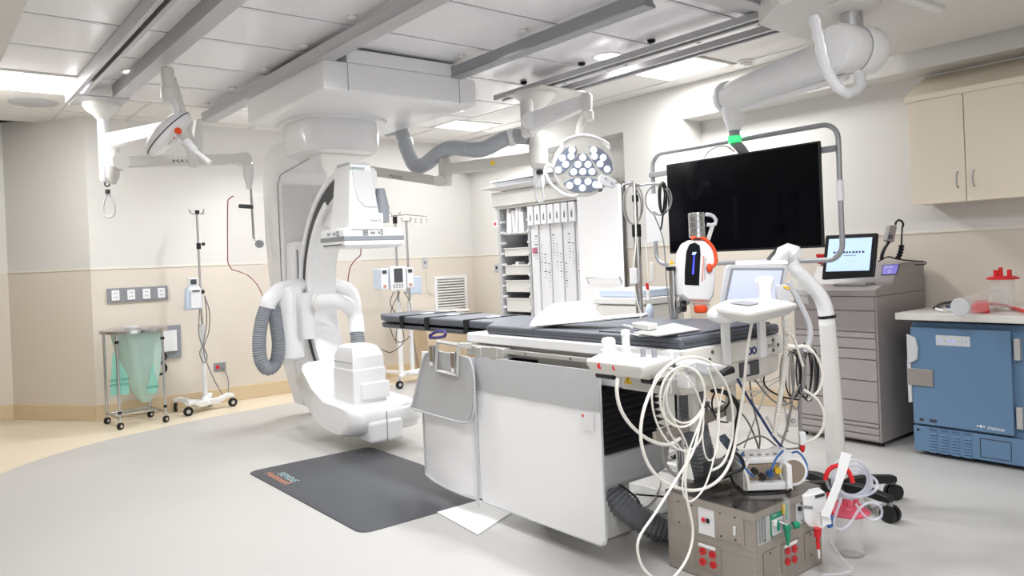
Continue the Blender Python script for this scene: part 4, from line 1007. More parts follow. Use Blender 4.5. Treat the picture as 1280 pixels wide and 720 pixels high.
# white tub on top of the cabinet
TU = thing('storage_tub', 'shallow white tub with a dark grey inside on top of the supply cabinet', 'tub', (5.5, 6.5, 2.15))
MB().rects([(2.155, 5.25, 5.85, 5.75, 6.75), (2.19, 5.18, 5.88, 5.62, 7.0), (2.20, 5.17, 5.88, 5.6, 7.02)]).build('tub_body', m_white, TU, bev=.008)
MB().rects([(2.20, 5.24, 5.85, 5.75, 6.75), (2.255, 5.22, 5.86, 5.7, 6.83)]).build('dark_insert', m_alud, TU, bev=.01)
MB().rects([(2.255, 5.20, 5.87, 5.68, 6.86), (2.275, 5.22, 5.86, 5.70, 6.83)]).build('insert_lid', m_ltgrey, TU, bev=.008)
m_arm = mat('arm_cream_grey', '#CFCCC6', .4, var=.01)
# ================================================================== right suspension: round surgical lamp
R2 = Vector((.78, -.626, 0)).normalized(); D2 = Vector((.626, .78, 0)).normalized(); UP = Vector((0, 0, 1))
def obox(c, r, d, u, hr, hd, hu):
    b = MB(); vs = [c + r*a*hr + d*e*hd + u*g*hu for a in (-1, 1) for e in (-1, 1) for g in (-1, 1)]
    return b.add(vs, [(0, 1, 3, 2), (4, 6, 7, 5), (0, 4, 5, 1), (2, 3, 7, 6), (0, 2, 6, 4), (1, 5, 7, 3)])
def plate(pts, d, th, name, material, par, bev=.002, dirn=None):
    dirn = dirn or D2
    q = [P(x, y, d=d) for x, y in pts]
    return MB().loft([q, [p + dirn*th for p in q]]).build(name, material, par, bev=bev)
RS = thing('ceiling_suspension', 'white ceiling column on the twin rails carrying the round lamp and a long arm', 'ceiling suspension', (4.2, 4.83, 2))
box(4.08, 4.58, 4.62, 5.08, 2.775, 2.79).build('mount_plate', m_offw, RS, bev=.003)
MB().lathe((4.2, 4.83, 2.775), [(.18, 0), (.18, -.03), (.13, -.07), (.08, -.12), (.05, -.14)], n=30).build('mount_bell', m_offw, RS)
MB().lathe((4.2, 4.83, 1.98), [(.04, 0), (.048, .02), (.048, .70)], n=22).build('column', m_white, RS)
MB().lathe((4.19, 4.81, 2.15), [(.05, -.02), (.08, .02), (.08, .20), (.07, .24)], n=22).build('lower_sleeve', m_offw, RS)
j = P(659, 150, d=6.2)
MB().lathe(j + Vector((0, 0, -.12)), [(.04, -.02), (.055, 0), (.055, .26), (.045, .28)], n=20).build('upper_sleeve', m_offw, RS)
beam(P(663, 155, d=6.15), P(735, 126, d=5.75), .17, .10, .07, 'spring_arm', m_white, RS)
MB().cyl(P(663, 152, d=6.15) - D2*.07, P(663, 152, d=6.15) + D2*.05, .07, n=24).build('arm_joint', m_white, RS)
kn = P(733.5, 137, d=5.7)
MB().lathe(kn + Vector((0, 0, -.06)), [(.03, -.03), (.05, -.02), (.05, .04), (.04, .05), (.045, .16), (.035, .18)], n=22).build('arm_knuckle', m_offw, RS)
MB().tube([P(733, 144, d=5.7), P(729, 149, d=5.68), P(725, 158, d=5.65), P(723, 172, d=5.62)], (.032, .028), n=12).build('lamp_neck', m_frame, RS)
text('MAVIG', 'lettering', P(694, 146, d=5.86), (P(735, 126, d=5.75) - P(663, 155, d=6.15)).normalized(), (0, 0, 1), .09, m_ltgrey, RS, height=.022)
hc = P(729, 208, d=5.55); nH = (-D_ + Vector((0, 0, -.18)) + R_*.12).normalized()
def onh(x, y, off=0):
    r = P(x, y, d=1) - Vector((0, 0, HC)); o = Vector((0, 0, HC)); c = hc + nH*off
    return o + r*((c - o).dot(nH)/r.dot(nH))
LH2 = MB().lathe(hc - nH*.06, [(.08, -.02), (.19, 0), (.222, .03), (.226, .05), (.222, .062), (.20, .066), (.02, .064)], axis=nH, n=48).build('lamp_head', m_arm, RS, ang=.7)
m_pod = mat('lamp_pod_glass', '#7C8598', .2, coat=.6)
def pod(pts, nm='lens_pod'):
    q = [onh(x, y, .007) for x, y in pts]; MB().loft([[p - nH*.004 for p in q], [p + nH*.004 for p in q]]).build(nm, m_pod, LH2, bev=.002)
pod([(712, 183), (720, 183), (721, 190), (719, 199), (712, 209), (704, 216), (696, 219), (692.5, 212), (695, 202), (700, 193), (706, 186)])
pod([(737, 183), (745, 183), (753, 187), (760, 194), (765, 203), (766, 212), (763, 217), (756, 217), (748, 210), (740, 200), (737, 192)])
pod([(724, 192), (733, 192), (737, 198), (742, 207), (747, 217), (744, 220), (713, 220), (710, 217), (716, 207), (720, 198)])
pod([(704, 229), (712, 224), (722, 222), (735, 222), (744, 224), (752, 229), (748, 236), (738, 240.5), (720, 240.5), (710, 237)])
m_led = mat('led_lens', '#F4F8FF', .15, emis='#EAF3FF', estr=.25)
for x, y in [(715, 187.5), (714, 195.5), (703, 197.5), (707, 205.5), (698, 212.5), (742, 187.5), (743, 195.5), (754, 197), (750, 205), (759, 211.5), (728.5, 197), (722.5, 205.5), (735, 205.5), (717, 215), (728.5, 214.5), (740, 214.5), (712, 232), (722, 227), (735, 227), (728, 235), (744.5, 231)]:
    MB().lathe(onh(x, y, .012), [(.026, -.004), (.026, .004), (.020, .008), (.006, .009)], axis=nH, n=18).build('led', m_led, LH2)
q = Vector(nH).to_track_quat('Z', 'Y')
MB().tube([onh(x, y, .0) for x, y in ((705, 184), (704, 177), (716, 171), (729, 169), (745, 172), (760, 180), (761, 187))], .010, n=8).build('top_handle', m_white, LH2)
MB().tube([onh(x, y, .0) for x, y in ((691, 209), (685, 206), (682, 214), (688, 229), (702, 241), (716, 245), (722, 243))], .012, n=8).build('side_handle', m_white, LH2)
MB().cyl(onh(751, 222, .03), onh(750, 237, .13), .020, n=14).build('centre_handle', m_white, LH2)
MB().cyl(onh(750, 237, .13), onh(750, 238.5, .135), .016, n=14).build('handle_end', m_dgrey, LH2)
plate([(750, 218), (762, 221), (771, 226), (768, 235), (757, 233), (749, 228)], 5.48, .04, 'control_block', m_ltgrey, LH2, bev=.006)
for x, y in ((757, 223), (765, 229)): MB().cyl(P(x, y, d=5.47), P(x, y, d=5.49), .008, n=8).build('control_key', m_grey, LH2)
# long arm towards the scanner
a1 = P(668, 198, d=6.4); a2 = P(556, 212, d=6.75)
LA = beam(a1, a2, .10, .095, .08, 'long_arm', m_arm, RS)
MB().lathe(P(557, 218, d=6.78) + Vector((0, 0, -.1)), [(.05, 0), (.06, .02), (.06, .22), (.05, .24)], n=20).build('arm_knuckle', m_arm, RS)
MB().cyl(P(549, 226, d=6.7), P(549, 226, d=6.9), .05, n=24).build('arm_joint', m_arm, RS)
LB = beam(P(546, 226, d=6.8), P(452, 212, d=7.1), .085, .09, .07, 'swing_arm', m_arm, RS)
text('MAVIG', 'lettering', P(487, 222, d=6.85), (P(546, 226, d=6.8) - P(466, 214, d=7.05)).normalized(), (0, 0, 1), .135, m_ink, LB, height=.03)
b_ = P(612, 206, d=6.45); MB().loft([[b_, b_ + R2*.05, b_ + R2*.025 + UP*.05], [b_ + D2*.004, b_ + D2*.004 + R2*.05, b_ + D2*.004 + R2*.025 + UP*.05]]).build('warning_label', m_yellow, LA)
st = thing('hanging_strap', 'grey loop strap hanging under the column beside the round lamp', 'strap', (4.2, 4.83, 1.8))
sd_ = 6.35
MB().cyl(P(674.5, 213, d=sd_), P(675, 218, d=sd_), .03, n=14).build('strap_swivel', m_black, st)
MB().tube([P(675, 217, d=sd_), P(671, 228, d=sd_), P(669.5, 243, d=sd_), P(672, 251, d=sd_), P(676, 253, d=sd_), P(679, 250, d=sd_), P(678.5, 238, d=sd_), P(676, 226, d=sd_), P(675, 217, d=sd_)], .009, n=8).build('strap_loop', m_ltgrey, st)

# ================================================================== big monitor, its frame, boom and ceiling cover
m_scr = mat('black_screen', '#030409', .12, coat=.0, var=.0, spec=.18)
m_fr = mat('grey_tube_frame', '#A7A8AC', .35, metal=.4)
MS = thing('large_monitor', 'very large black screen inside a rounded grey tube frame hanging from the ceiling boom', 'monitor', (4.6, 3.2, 1.3))
c = [P(832, 207, X=4.58), P(1023, 175, X=4.58), P(1030, 309, X=4.58), P(838, 317.5, X=4.58)]
y0 = (c[1].y + c[2].y)/2; y1 = (c[0].y + c[3].y)/2; z0 = (c[2].z + c[3].z)/2; z1 = (c[0].z + c[1].z)/2
box(4.58, 4.605, y0, y1, z0, z1).build('housing', m_black, MS, bev=.004)
box(4.577, 4.581, y0+.012, y1-.012, z0+.016, z1-.012).build('screen', m_scr, MS)
box(4.605, 4.72, y0+.3, y1-.3, z0+.15, z1-.15).build('rear_housing', m_dgrey, MS, bev=.01)
fy0, fy1, fz0, fz1 = 2.455, 3.985, 1.295, 2.165; rc = .10
pts = []
for cy, cz, a0 in ((fy1-rc, fz1-rc, 0), (fy0+rc, fz1-rc, 90), (fy0+rc, fz0+rc, 180), (fy1-rc, fz0+rc, 270)):
    for k in range(7): a = math.radians(a0 + 15*k); pts.append(Vector((4.66, cy + rc*math.cos(a), cz + rc*math.sin(a))))
pts.append(pts[0])
MB().tube(pts, .017, n=12, smooth=False).build('tube_frame', m_fr, MS)
for y, z in ((fy0, 2.0), (fy1, 2.0)):
    yy_ = y0 if y == fy0 else y1
    box(4.61, 4.67, min(y, yy_)-.0, max(y, yy_)+(.1 if y == fy0 else 0), z-.015, z+.02).build('frame_link', m_grey if y == fy0 else m_fr, MS, bev=.003)
MB().cyl((4.66, fy0, 1.67), (4.66, fy0, 1.80), .024, n=16).build('white_grip', m_white, MS)
for s_ in (-1, 1):
    ym = 3.2 + s_*.33
    beam((4.66, ym, z0+.02), (4.66, ym - s_*.12, fz0+.01), .05, .03, .02, 'lower_brace', m_grey, MS, bev=.003)
    beam((4.66, ym - .10, z0), (4.66, ym + .02, fz0+.01), .03, .03, .02, 'lower_brace', m_grey, MS, bev=.003)
# documents hanging on the left side of the frame
o = plate([(807, 243), (828, 241), (829, 300), (809, 303)], 5.3, .003, 'hanging_sheet', m_paper, None, bev=0); tag(o, 'white paper sheet hanging on the left side of the monitor frame', 'paper')
# boom
BM = thing('monitor_boom', 'thick white horizontal boom arm between a round joint drum and the monitor', 'boom arm', (4.3, 2.7, 2.3))
jd = P(1066, 66, d=4.2); je = P(912, 119, d=5.37); je.z = jd.z = (jd.z + je.z)/2
ax = (je - jd).normalized(); sx_ = Vector((ax.y, -ax.x, 0))
MB().cyl(jd + ax*.02, je - ax*.02, .115, .105, n=40).build('arm_tube', m_white, BM)
MB().tube([jd + UP*-.135 + ax*.05, je + UP*-.105 - ax*.08], .02, n=10, smooth=False).build('cable_channel', m_white, BM)
MB().lathe(je, [(.04, -.02), (.118, -.01), (.122, .02), (.11, .045), (.03, .052)], axis=ax, n=40).build('end_cap', m_white, BM)
jx = (R2*.9 + D2*.45).normalized()
MB().lathe(jd, [(.02, -.17), (.115, -.165), (.13, -.14), (.13, -.005), (.127, 0), (.13, .005), (.13, .13), (.115, .155), (.02, .16)], axis=jx, n=44).build('joint_drum', m_machine, BM)
MB().lathe(jd + jx*.0, [(.1315, -.002), (.1315, .002)], axis=jx, n=44).build('drum_seam', m_grey, BM)
MB().lathe(jd + UP*.12, [(.06, -.03), (.06, .10)], n=28).build('drum_neck', m_chrome, BM)
MB().cyl(jd + UP*.13 - R2*.0, jd + UP*.15 + R2*.05, .02, n=10).build('cable_plug', m_black, BM)
fn = je - ax*.06 + R2*.05
MB().lathe(je - UP*.10 + ax*-.04, [(.085, .03), (.075, -.04), (.05, -.12), (.048, -.14)], n=28).build('funnel', m_white, BM)
pc = je - UP*.22 - ax*.04
MB().cyl(pc, pc - UP*.07, .036, n=20).build('dark_neck', m_grey, BM)
MB().cyl(pc - UP*.06, pc - UP*.105, .046, n=24).build('green_ring', mat('green_glow_ring', '#3CCB7A', .4, emis='#3CCB7A', estr=.8), BM)
MB().tube([pc - UP*.10, Vector((4.68, pc.y-.02, pc.z-.2)), Vector((4.70, pc.y-.05, 1.85))], .034, n=16).build('drop_pole', m_grey, BM)
MB().tube([P(880, 198, d=5.4), P(885, 190, d=5.4), P(895, 184, d=5.4), P(908, 183, d=5.45), P(918, 190, d=5.5)], .005, n=6).build('thin_cable', m_ltgrey, BM)
# plastic sleeve
m_film = mat('milky_film', '#F3F3F5', .35, trans=.35, var=.03, bump=.4, bscale=30)
PS2 = MB().tube([P(1017, 20, d=3.9), P(1021, 35, d=3.9), P(1027, 60, d=3.9), P(1033, 85, d=3.9), P(1044, 105, d=3.9), P(1057, 116, d=3.9), P(1070, 113, d=3.95), P(1076, 102, d=4.0), P(1073, 92, d=4.05)], .028, n=14, rib=.10, ribp=.07).build('plastic_sleeve', m_film)
tag(PS2, 'crumpled white plastic sleeve draped in a loop from the ceiling cover to the drum', 'plastic sleeve')
CV = thing('boom_cover', 'large pale grey ceiling cover over the monitor boom mount', 'ceiling cover', (4.7, 1.8, 2.7))
zc_ = 2.70
fp = [P(948, 33, Z=zc_), P(1008, 53, Z=zc_), P(1035, 51, Z=zc_), Vector((5.50, 2.5, zc_)), Vector((5.50, .9, zc_)), Vector((3.7, .9, zc_)), P(972, 6, Z=zc_)]
cen = sum(fp, Vector())/len(fp)
MB().loft([[cen + (p - cen)*.985 for p in fp], [p + UP*.03 for p in fp], [p + UP*.21 for p in fp]]).build('cover_shell', m_offw, CV, bev=.015, seg=3)
MB().lathe(jd + UP*.22, [(.16, .03), (.15, 0), (.10, -.02)], n=30).build('cover_collar', m_offw, CV)
a = P(1128, 2, Z=2.69); c_ = P(1176, 13, Z=2.69)
beam(P(1120, -6, Z=2.69), P(1176, 13, Z=2.69), .02, .02, .05, 'cover_strip', m_white, CV, bev=.004)

# ================================================================== right wall: cabinets, counter, refrigerator
m_taupe = mat('taupe_cabinet', '#9E9795', .42, var=.012)
m_taupe2 = mat('taupe_cabinet_top', '#9A9492', .4, var=.012)
m_cream = mat('cream_laminate', '#F0E5D2', .4, var=.012, scale=4)
MC = thing('drawer_cabinet', 'wide taupe drawer cabinet with a sloped top unit against the right wall', 'cabinet', (5.5, 2.8, 0))
X_ = 5.14; ya, yb = 2.49, P(994, 450, X=5.14).y
box(X_+.012, 5.90, ya, yb, .03, 1.03).build('carcass', m_taupe, MC, bev=.006)
zs = [P(1104, y, X=X_).z for y in (363, 389.5, 416.5, 424.5, 438, 451.5, 478.5, 504.5, 531.5, 537, 546)]
zs = sorted(zs, reverse=True); zs[0] = 1.03; zs.append(.04)
for i in range(len(zs)-1):
    d_ = box(X_, X_+.02, ya+.012, yb-.006, zs[i+1]+.004, zs[i]-.004).build('drawer', m_taupe, MC, bev=.002)
    if i == 0:
        MB().ring((X_-.001, ya+.33, (zs[0]+zs[1])/2), .008, .002, axis=(1, 0, 0), n=14).build('lock', m_ink, d_)
MB().prism([(X_, 1.03), (X_, 1.075), (X_+.10, 1.10), (X_+.24, 1.10), (X_+.36, 1.235), (X_+.42, 1.25), (5.90, 1.25), (5.90, 1.03)], 'y', ya-.002, yb+.002).build('top_unit', m_taupe2, MC, bev=.006)
for x, y in ((5.2, 2.52), (5.2, 3.08), (5.85, 2.52), (5.85, 3.08)):
    MB().cyl((x, y, 0), (x, y, .035), .02, n=12).build('foot', m_black, MC)
# touch screen on the cabinet
TS = thing('touch_monitor', 'black framed touch screen with a pale blue page on the drawer cabinet', 'monitor', (5.3, 2.8, 1.1))
def tsp(x, y): 
    # leaning plane: x = 5.22 + .25*(z-1.1)
    r = P(x, y, d=1) - Vector((0, 0, HC)); o = Vector((0, 0, HC)); n_0 = Vector((1, 0, -.25)); k = (Vector((5.22, 0, 1.10)) - o).dot(n_0)/r.dot(n_0); return o + r*k
q = [tsp(x, y) for x, y in ((1032, 294), (1096, 291), (1091, 345), (1027, 349))]; n_0 = Vector((1, 0, -.25)).normalized()
MB().loft([q, [p + n_0*.035 for p in q]]).build('housing', m_black, TS, bev=.006, seg=3)
q = [tsp(x, y) - n_0*.002 for x, y in ((1036.5, 299), (1090.5, 296.5), (1086.5, 338), (1032.5, 339.5))]
m_blue_s = mat('pale_blue_page', '#BFD6EC', .3, emis='#B9D4F0', estr=.45)
sc = MB().loft([q, [p + n_0*.002 for p in q]]).build('screen', m_blue_s, TS)
for k in range(10):
    a = tsp(1043 + 4*k, 316.8 - .1*k) - n_0*.003
    MB().box(-.001, .001, -.009 + .002*(k % 3), .006, 0, .012, Matrix.Translation(a)).build('page_text', m_ink, sc)
a = tsp(1055, 320) - n_0*.003; MB().box(-.0005, .0005, -.09, 0, 0, .004, Matrix.Translation(a)).build('page_text', m_grey, sc)
box(5.22, 5.36, q[3].y-.30, q[3].y-.06, 1.098, 1.115).build('stand_foot', m_taupe2, TS, bev=.004)
# purple display on the slope
LB_ = thing('label_display', 'small purple lit display on the sloped top of the drawer cabinet', 'display', (5.45, 2.6, 1.15))
def slp(x, y, off=.004):
    r = P(x, y, d=1) - Vector((0, 0, HC)); o = Vector((0, 0, HC)); n1 = Vector((.135, 0, -.12)).normalized(); k = (Vector((X_+.24, 0, 1.10)) - n1*off - o).dot(n1)/r.dot(n1); return o + r*k
n1 = Vector((.135, 0, -.12)).normalized()
q = [slp(x, y) for x, y in ((1103, 331), (1125, 329.5), (1121, 343), (1101, 344))]
q = [q[0], q[1], q[2], q[3]]
MB().loft([q, [p + n1*.004 for p in q]]).build('bezel', m_ink, LB_)
ctr = sum(q, Vector())/4
q2 = [ctr + (p - ctr)*.88 - n1*.0015 for p in q]
MB().loft([q2, [p + n1*.002 for p in q2]]).build('screen', mat('violet_screen', '#6F66B4', .3, emis='#6F66B4', estr=.5), LB_)
text('STAR', 'lettering', slp(1106, 335.5, .007), (q[1]-q[0]).normalized(), (q[0]-q[3]).normalized(), .055, m_white, LB_, height=.018)
for k in range(2): text('000' if False else 'II', 'lettering', slp(1110, 338.5+2.4*k, .007), (q[1]-q[0]).normalized(), (q[0]-q[3]).normalized(), .02, m_white, LB_, height=.008)
# barcode scanner on gooseneck
BS = thing('barcode_scanner', 'grey hand scanner standing on a black gooseneck behind the purple display', 'scanner', (5.6, 2.6, 1.25))
ds = 5.35
MB().tube([P(1102, 325, d=ds), P(1103, 317, d=ds), P(1107, 308, d=ds), P(1112, 301, d=ds)], .012, n=10).build('gooseneck', m_black, BS)
plate([(1108, 301), (1113, 281), (1122, 282), (1118, 303)], ds-.03, .06, 'scanner_body', m_taupe2, BS, bev=.008)
MB().ring(P(1113, 296, d=ds-.035), .012, .004, axis=D2, n=16).build('scan_button', m_ink, BS)
MB().tube([P(1119, 281, d=ds), P(1121, 276, d=ds), P(1125, 275, d=ds), P(1129, 279, d=ds), P(1128, 284, d=ds)], .008, n=8).build('cord', m_black, BS)
MB().tube([P(1128, 283, d=ds), P(1127, 300, d=ds), P(1127, 308, d=ds)], .006, n=8).build('cord', m_black, BS)
MB().tube([P(1127, 306, d=ds), P(1126, 314, d=ds), P(1122, 324, d=ds)], .017, n=10, rib=.25, ribp=.02).build('coiled_cord', m_black, BS)
MB().tube([P(1098, 327, d=5.3), P(1110, 321, d=5.4), P(1122, 324, d=5.4), P(1140, 326, d=5.4), P(1155, 327, d=5.5), P(1157, 330, d=5.5), P(1145, 331, d=5.4)], .005, n=6).build('thin_cord', m_black, BS)
SB = thing('sharps_bin', 'red bin partly hidden behind the left edge of the touch screen', 'bin', (5.6, 3.05, 1.25))
sb = P(1018, 350, X=5.55); MB().rects([(1.25, 5.50, 5.62, 2.96, 3.10), (1.33, 5.49, 5.63, 2.95, 3.11)]).build('bin_body', m_red, SB, bev=.006)
# counter
CT = box(5.07, 5.94, .9, 2.335, .885, .93).build('worktop', mat('white_worktop', '#DCD8D3', .3, var=.01), None, bev=.006); tag(CT, 'white laminate worktop above the blue refrigerator', 'worktop')
m_frb = mat('steel_blue_paint', '#62809F', .32, var=.012, scale=3)
m_frd = mat('steel_blue_dark', '#4F6885', .4, var=.01)
FR = thing('refrigerator', 'steel blue undercounter laboratory refrigerator under the white worktop', 'refrigerator', (5.5, 2.0, 0))
FX = 5.135; ya, yb = 1.56, 2.275
box(FX+.04, 5.9, ya, yb, .03, .865).build('cabinet_body', m_frb, FR, bev=.004)
yd = P(1263, 420, X=FX).y
box(FX, FX+.045, yd, yb-.005, .205, .835).build('door', m_frb, FR, bev=.006)
for z in (.25, .66):
    h_ = box(FX+.005, FX+.05, yd-.045, yd-.012, z, z+.13).build('hinge', m_alusoft, FR, bev=.004)
MB().prism([(yb-.055, .66), (yb-.04, .675), (yb+.006, .682), (yb+.006, .775), (yb-.04, .765), (yb-.055, .75)] if False else [(yb+.012, .60), (yb-.01, .60), (yb-.05, .625), (yb-.058, .70), (yb-.045, .765), (yb+.012, .79)], 'x', FX-.02, FX+.002).build('door_handle', m_ltgrey, FR, bev=.006)
box(FX-.01, FX+.02, yb-.005, yb+.018, .34, .62).build('lock_bracket', m_ltgrey, FR, bev=.003)
box(FX-.012, FX, yb-.14, yb+.02, .455, .565).build('hasp_plate', mat('worn_steel', '#A9A19B', .4, metal=.6), FR, bev=.003)
for dy in (.10, .03): MB().cyl((FX-.012, yb-dy, .51), (FX-.018, yb-dy, .51), .007, n=10).build('rivet', m_chrome, FR)
box(FX-.004, FX+.001, yd+.22, yd+.42, .725, .79).build('control_strip', m_ltgrey, FR, bev=.002)
m_bled = mat('blue_led', '#5A78FF', .4, emis='#4E6BFF', estr=2)
for k in range(7): MB().cyl((FX-.004, yd+.24+.025*k, .755), (FX-.006, yd+.24+.025*k, .755), .004, n=8).build('indicator', m_bled if k in (3, 4, 6) else m_grey, FR)
text('Helmer', 'lettering', P(1235, 537, X=FX-.001), (0, -1, 0), (0, 0, 1), .095, m_white, FR, height=.022)
lp_ = P(1226, 533, X=FX-.002); 
for dy, s_ in ((0, .010), (.018, .006), (-.018, .006)):
    MB().prism([(lp_.y+dy-s_, lp_.z), (lp_.y+dy, lp_.z-s_), (lp_.y+dy+s_, lp_.z), (lp_.y+dy, lp_.z+s_)], 'x', FX-.002, FX).build('logo', m_white, FR)
for k in range(2): box(FX-.001, FX, yb-.07-.06*k-.02*k, yb-.045-.06*k, .225, .245).build('warning_label', m_ink, FR)
box(FX+.008, FX+.04, ya, yb, .03, .19).build('grille_panel', m_frb, FR, bev=.003)
for cidx in range(4):
    yc = yb - .12 - .068*cidx
    box(FX+.002, FX+.008, yc-.022, yc+.022, .172, .185).build('dark_slot', m_frd, FR)
    for k in range(7):
        z = .155 - .019*k
        MB().add([(FX+.009, yc-.022, z), (FX+.009, yc+.022, z), (FX-.002, yc+.022, z-.010), (FX-.002, yc-.022, z-.010), (FX+.009, yc-.022, z-.012), (FX+.009, yc+.022, z-.012)], [(0, 1, 2, 3), (3, 2, 5, 4), (0, 3, 4), (1, 5, 2)]).build('louvre', m_frb, FR)
yq = yd + .02
b = MB()
for a_, c_, e_, f_ in ((yq, yq+.17, .05, .053), (yq, yq+.17, .163, .166), (yq, yq+.003, .05, .166), (yq+.167, yq+.17, .05, .166)): b.box(FX+.005, FX+.009, a_, c_, e_, f_)
b.build('panel_groove', m_ink, FR)
MB().cyl((FX+.008, yb-.03, .165), (FX+.004, yb-.03, .165), .009, n=12).build('round_knob', m_black, FR)
# wall cabinet
WC = thing('wall_cabinet', 'cream two door wall cabinet high on the right wall', 'cabinet', (5.75, 1.8, 1.65))
WX = 5.60
box(WX+.02, 5.94, .99, 2.435, 1.655, 2.41).build('carcass', m_cream, WC, bev=.003)
for a_, c_, hy in ((2.075, 2.43, 2.12), (1.715, 2.069, 2.02), (1.35, 1.709, 1.40), (.995, 1.344, 1.30)):
    d_ = box(WX, WX+.02, a_, c_, 1.65, 2.375).build('door', m_cream, WC, bev=.002)
    if a_ > 1.6:
        x_, z_ = WX, 1.745
        MB().tube([(x_, hy, z_), (x_-.022, hy, z_+.012), (x_-.03, hy, z_+.05), (x_-.022, hy, z_+.095), (x_, hy, z_+.107)], .005, n=8).build('handle', m_alud, d_)
MB().prism([(WX-.01, 2.375), (WX-.01, 2.415), (5.94, 2.60), (5.94, 2.375)], 'y', .99, 2.45).build('sloped_top', m_cream, WC, bev=.003)
# worktop clutter
m_clr = mat('clear_plastic', '#F4F6F7', .08, alpha=.14, var=0)
m_pink = mat('pinkish_red_lid', '#E34B63', .4)
m_pinkt = mat('translucent_pink_lid', '#F0607A', .3, alpha=.85)
cp_ = P(1255, 388, Z=.932)
SN = thing('suction_canister', 'clear canister with a red lid standing at the back of the worktop', 'canister', (cp_.x, cp_.y, .932))
MB().lathe((cp_.x, cp_.y, .932), [(.055, 0), (.06, .01), (.068, .20), (.064, .20), (.056, .012), (.02, .006)], n=28).build('vessel', m_clr, SN)
ld = MB().lathe((cp_.x, cp_.y, 1.13), [(.09, 0), (.092, .008), (.07, .018), (.02, .02)], n=28).build('lid', m_red, SN)
for dx, dy, h in ((0, .01, .06), (.03, -.03, .045), (-.03, .03, .045), (.04, .03, .04), (-.01, -.04, .045)):
    MB().cyl((cp_.x+dx, cp_.y+dy, 1.145), (cp_.x+dx, cp_.y+dy, 1.145+h), .012, n=12).build('port', m_red, ld)
CL = thing('clear_cup', 'clear ribbed plastic jar lying on its side on the worktop', 'jar', (5.35, 2.1, .93))
a = P(1200, 384, Z=.99); c_ = P(1248, 374, Z=1.0)
MB().lathe(a, [(.052, 0), (.056, .10), (.06, .20), (.064, (c_-a).length), (.061, (c_-a).length), (.05, .01)], axis=(c_-a), n=28).build('wall', m_clr, CL)
MB().ring(c_, .062, .004, axis=(c_-a), n=28).build('rim', m_clr, CL)
MB().lathe(a, [(.05, -.003), (.054, .0), (.054, .02)], axis=(c_-a), n=28).build('printed_base', m_ltgrey, CL)
for i, (pts, mm, rr_, lb) in enumerate((([(1168, 385), (1176, 380), (1186, 378), (1196, 376), (1200, 379), (1192, 384), (1184, 383)], m_black, .009, 'black cord bundled at the left end of the worktop'),
    ([(1186, 384), (1192, 381), (1198, 385), (1202, 388), (1194, 387)], m_blue, .008, 'short blue cord beside the clear jar on the worktop'),
    ([(1170, 386), (1178, 388), (1188, 387), (1196, 389), (1204, 388)], m_paper, .008, 'crumpled white tubing at the left front of the worktop'))):
    tag(MB().tube([P(x, y, Z=.945) for x, y in pts], rr_, n=8).build('cord_bundle', mm), lb, 'cord')
RC = thing('red_clamp', 'bright red plastic clamp with a red hose lying on the worktop front', 'clamp', (5.2, 2.05, .93))
q = [P(x, y, Z=.935) for x, y in ((1212, 391), (1237, 390), (1236, 387), (1213, 388))]
q = [P(1213, 391, Z=.933), P(1237, 391, Z=.933), P(1236, 386, Z=.933), P(1215, 386, Z=.933)]
MB().loft([q, [p + UP*.03 for p in q], [q[0]*.75 + q[1]*.25 + UP*.055, q[1]*.95 + q[0]*.05 + UP*.06, q[2]*.95 + q[3]*.05 + UP*.06, q[3]*.75 + q[2]*.25 + UP*.055]]).build('clamp_block', m_red, RC, bev=.004)
MB().tube([P(1236, 380, Z=.96), P(1252, 381, Z=.955), P(1266, 385, Z=.945), P(1285, 390, Z=.945)], .011, n=10).build('red_hose', m_red, RC)
# ================================================================== injector, poles and stand behind the table
IJ = thing('contrast_injector', 'white injector head with a black display and orange handle beyond the near table end', 'injector', (3.4, 2.5, 1.0))
dI = 3.95
bd = [(866, 300), (880, 299), (890, 303), (895, 315), (895, 350), (893, 370), (888, 378), (860, 377), (852, 370), (850, 345), (852, 315), (857, 305)]
q = [P(x, y, d=dI) for x, y in bd]
ctr = sum(q, Vector())/len(q)
MB().loft([[ctr + (p-ctr)*.93 for p in q], [p + D2*.02 for p in q], [p + D2*.12 for p in q], [ctr + (p-ctr)*.9 + D2*.14 for p in q]]).build('injector_body', m_white, IJ, bev=.006, seg=3)
plate([(862, 305), (869, 303), (875, 307), (876, 318), (874, 357), (856, 356), (856, 340), (858, 315)], dI-.004, .02, 'black_display', m_scr, IJ, bev=.003)
m_vio = mat('violet_display_text', '#3A3FE0', .4, emis='#3A3FE0', estr=1.2)
plate([(867, 319), (868.5, 319), (867.5, 343), (865, 343)], dI-.007, .002, 'display_text', m_vio, IJ, bev=0)
plate([(866, 315), (871, 315), (869, 318.5), (865, 318.5)], dI-.007, .002, 'display_mark', mat('pale_blue_display', '#9DB8FF', .4, emis='#9DB8FF', estr=.8), IJ, bev=0)
plate([(879, 320), (880.5, 320), (878.5, 352), (877, 352)], dI-.004, .003, 'salmon_stripe', mat('salmon_print', '#E59A8A', .5), IJ, bev=0)
plate([(881, 322), (883, 322), (882, 349), (880, 349)], dI-.004, .003, 'printed_name', m_ltgrey, IJ, bev=0)
MB().tube([P(864, 298, d=dI), P(870, 296, d=dI), P(878, 297, d=dI), P(886, 303, d=dI), P(893, 313, d=dI), P(895, 325, d=dI), P(894, 331, d=dI), P(888, 334, d=dI)], .0095, n=12).build('orange_handle', m_orange, IJ)
MB().ball(P(887, 335, d=dI-.01), .018, .014, .024).build('handle_foot', m_orange, IJ)
